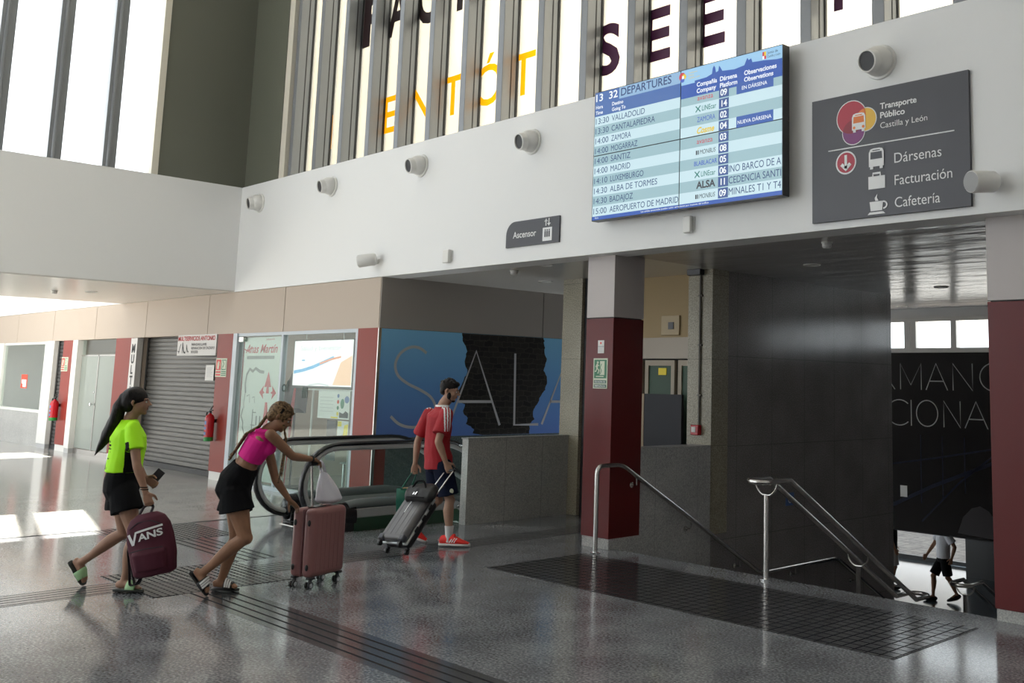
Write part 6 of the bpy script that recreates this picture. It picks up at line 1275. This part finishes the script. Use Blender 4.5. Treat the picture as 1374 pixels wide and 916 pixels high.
# black holdall on top of it
M['bag_black'] = mat('black_nylon', (.016, .014, .014), .55)
hb_ = thing('holdall', 'black holdall resting on top of the tilted grey suitcase', 'bag', tuple(SC(0.03, .55, .2)))
B = MB(); HC = lambda s, t_, h: SC(s + .075, t_ - .035, h - .105)
B.tube([HC(-.17, .62, .29), HC(-.15, .62, .31), HC(0, .63, .325), HC(.15, .62, .31), HC(.17, .62, .29)], [.06, .095, .105, .095, .06], 20, ry=[.045, .068, .074, .068, .045], side=a3); B.ball(HC(0, .70, .28), .14, .07, .055, axes=(s3, a3, n3))
place('bag_body', solid(B, .008, 3), 'bag_black', hb_, .008)
B = MB(); B.tube([HC(-.11, .54, .36), HC(0, .53, .375), HC(.11, .54, .36)], .012, 8, ry=.004); obj('pocket_flap', B, 'cloth_black', hb_)
for s in (-.03, .0): B = MB(); cbox(B, s + .075, s + .093, .515, .555, .272, .283); obj('buckle', B, 'steel', hb_)
B = MB(); B.tube(smooth_path([HC(-.09, .64, .38), HC(-.05, .70, .415), HC(.05, .70, .415), HC(.09, .64, .38)], .05), .01, 8); obj('carry_strap', B, 'cloth_black', hb_)
# green shopping bag in his left hand
M['bag_green'] = mat('dark_green_bag', srgb(8, 92, 72), .5)
gb = thing('shopping_bag', 'dark green shopping bag held in the left hand of the man in red', 'bag', tuple(GB))
B = MB(); g = lambda u, z, d: GB + heading(8) * u + Z * z + dv * d
V = [g(u, z, d) for z, uu, dd in ((0, .085, .045), (.12, .092, .05), (.25, .095, .035)) for u, d in ((-uu, -dd), (0, -dd * 1.1), (uu, -dd), (uu * 1.02, 0), (uu, dd), (0, dd * 1.1), (-uu, dd), (-uu * 1.02, 0))]
F = [(i * 8 + j, i * 8 + (j + 1) % 8, i * 8 + 8 + (j + 1) % 8, i * 8 + 8 + j) for i in range(2) for j in range(8)] + [tuple(range(8))[::-1]]
B.add(V, F); o = obj('bag_body', B, 'bag_green', gb); sl = o.modifiers.new('t', 'SOLIDIFY'); sl.thickness = .004
HL = J['wrL'] + (J['wrL'] - J['elL']).normalized() * .095 + l3 * .03
for d in (-.036, .036): B = MB(); B.tube(smooth_path([g(-.05, .24, d), HL - f3 * .025, HL + f3 * .025, g(.05, .24, d)], .05), .006, 8); obj('bag_handle', B, 'bag_green', gb)
B = MB(); B.ball(g(.03, .25, -.01), .05, .02, .012); B.ball(g(-.02, .245, .01), .035, .02, .012); obj('paper_filling', B, mat('tan_tissue', (.42, .25, .12), .7), gb)
# ---- people down in the lower hall
def simple_person(loc, fdir, label, shirt, shorts, stride, armsw, skin='skin_b', H=1.74):
    lf = lateral(fdir); o_ = V3(loc); k = H / 1.72; pt = lambda f_, l_, z: o_ + fdir * f_ * k + lf * l_ * k + Z * z * k
    t = thing('person', label, 'person', loc); B = MB()
    torso(B, [(pt(0, 0, .78), .10, .09), (pt(0, 0, .86), .16, .11), (pt(0, 0, .94), .155, .108), (pt(0, 0, 1.06), .14, .1), (pt(.01, 0, 1.22), .165, .115), (pt(0, 0, 1.36), .18, .085), (pt(-.005, 0, 1.43), .08, .06), (pt(.01, 0, 1.49), .055, .056), (pt(.015, 0, 1.55), .053, .056)], [lf] * 9)
    for s in (1, -1):
        leg(B, pt(0, .085 * s, .83), pt(.02 + stride * .24 * s + .04, .085 * s, .47), pt(stride * .42 * s - .02, .085 * s, .09 + (.06 if s < 0 and stride else 0)), k)
        H_, T_ = pt(stride * .42 * s - .07, .085 * s, .03 + (.08 if s < 0 and stride else 0)), pt(stride * .42 * s + .16, .085 * s, .025)
        foot(B, H_, T_, pt(stride * .42 * s - .02, .085 * s, .09 + (.06 if s < 0 and stride else 0)), 1, bare=False)
        b2 = MB(); b2.tube([lerp(H_, T_, q) + Z * .01 for q in (-.12, 0, .3, .65, .95, 1.08)], [.025, .04, .045, .052, .045, .02], 14, ry=[.02, .045, .06, .045, .028, .015], side=lf); obj('shoe', b2, 'slide_black', t)
        sh = pt(0, .19 * s, 1.36); el = pt(-.03 - armsw * .16 * s, .25 * s, 1.08); wr = pt(.08 - armsw * .22 * s, .24 * s, .86); arm(B, sh, el, wr, 1.05 * k); hand(B, wr, el, wr - el, -lf * s, fdir, 1.05, .7)
    Sx = head(B, pt(.03, 0, 1.62), fdir, Z, 1.02); place('body', solid(B, .0075), skin, t); face(*Sx, t, 'lips', 'hair_black')
    B = MB(); torso(B, [(pt(0, 0, .84), .185, .14), (pt(0, 0, 1.0), .18, .135), (pt(0, 0, 1.22), .19, .138), (pt(0, 0, 1.37), .195, .095), (pt(0, 0, 1.45), .085, .075)], [lf] * 5)
    for s in (1, -1): cuff(B, pt(0, .17 * s, 1.36), lerp(pt(0, .19 * s, 1.36), pt(-.03 - armsw * .16 * s, .25 * s, 1.08), .75), [(0, .075), (1, .085)])
    place('shirt', solid(B, .008, 4), shirt, t, .008)
    B = MB(); torso(B, [(pt(0, 0, .76), .15, .12), (pt(0, 0, .92), .172, .13)], [lf] * 2)
    for s in (1, -1): cuff(B, pt(0, .085 * s, .82), lerp(pt(0, .085 * s, .83), pt(.06 + stride * .24 * s, .085 * s, .47), .9), [(0, .1), (1, .105)])
    place('shorts', solid(B, .008, 4), shorts, t, .006)
    S, ax, k2 = Sx; B = MB(); B.ball(S(0, -.02, .046), .081, .099, .082, axes=ax); B.ball(S(0, -.06, 0), .07, .045, .06, axes=ax); place('hair', solid(B, .007, 2), 'hair_short', t, .004); return t
M['shirt_white'] = mat('white_shirt', (.78, .78, .82), .8); M['grey_cloth'] = mat('pale_grey_cloth', (.5, .48, .46), .8)
simple_person((-10.2, 19.85, -2.6), -heading(0), 'person in a white shirt and black shorts walking in the lower hall', 'shirt_white', 'cloth_black', .5, -.8, H=1.8)
simple_person((-11.62, 20.2, -2.6), heading(0), 'person in dark top half hidden behind the dark granite wall downstairs', 'cloth_black', 'grey_cloth', 0, .2)
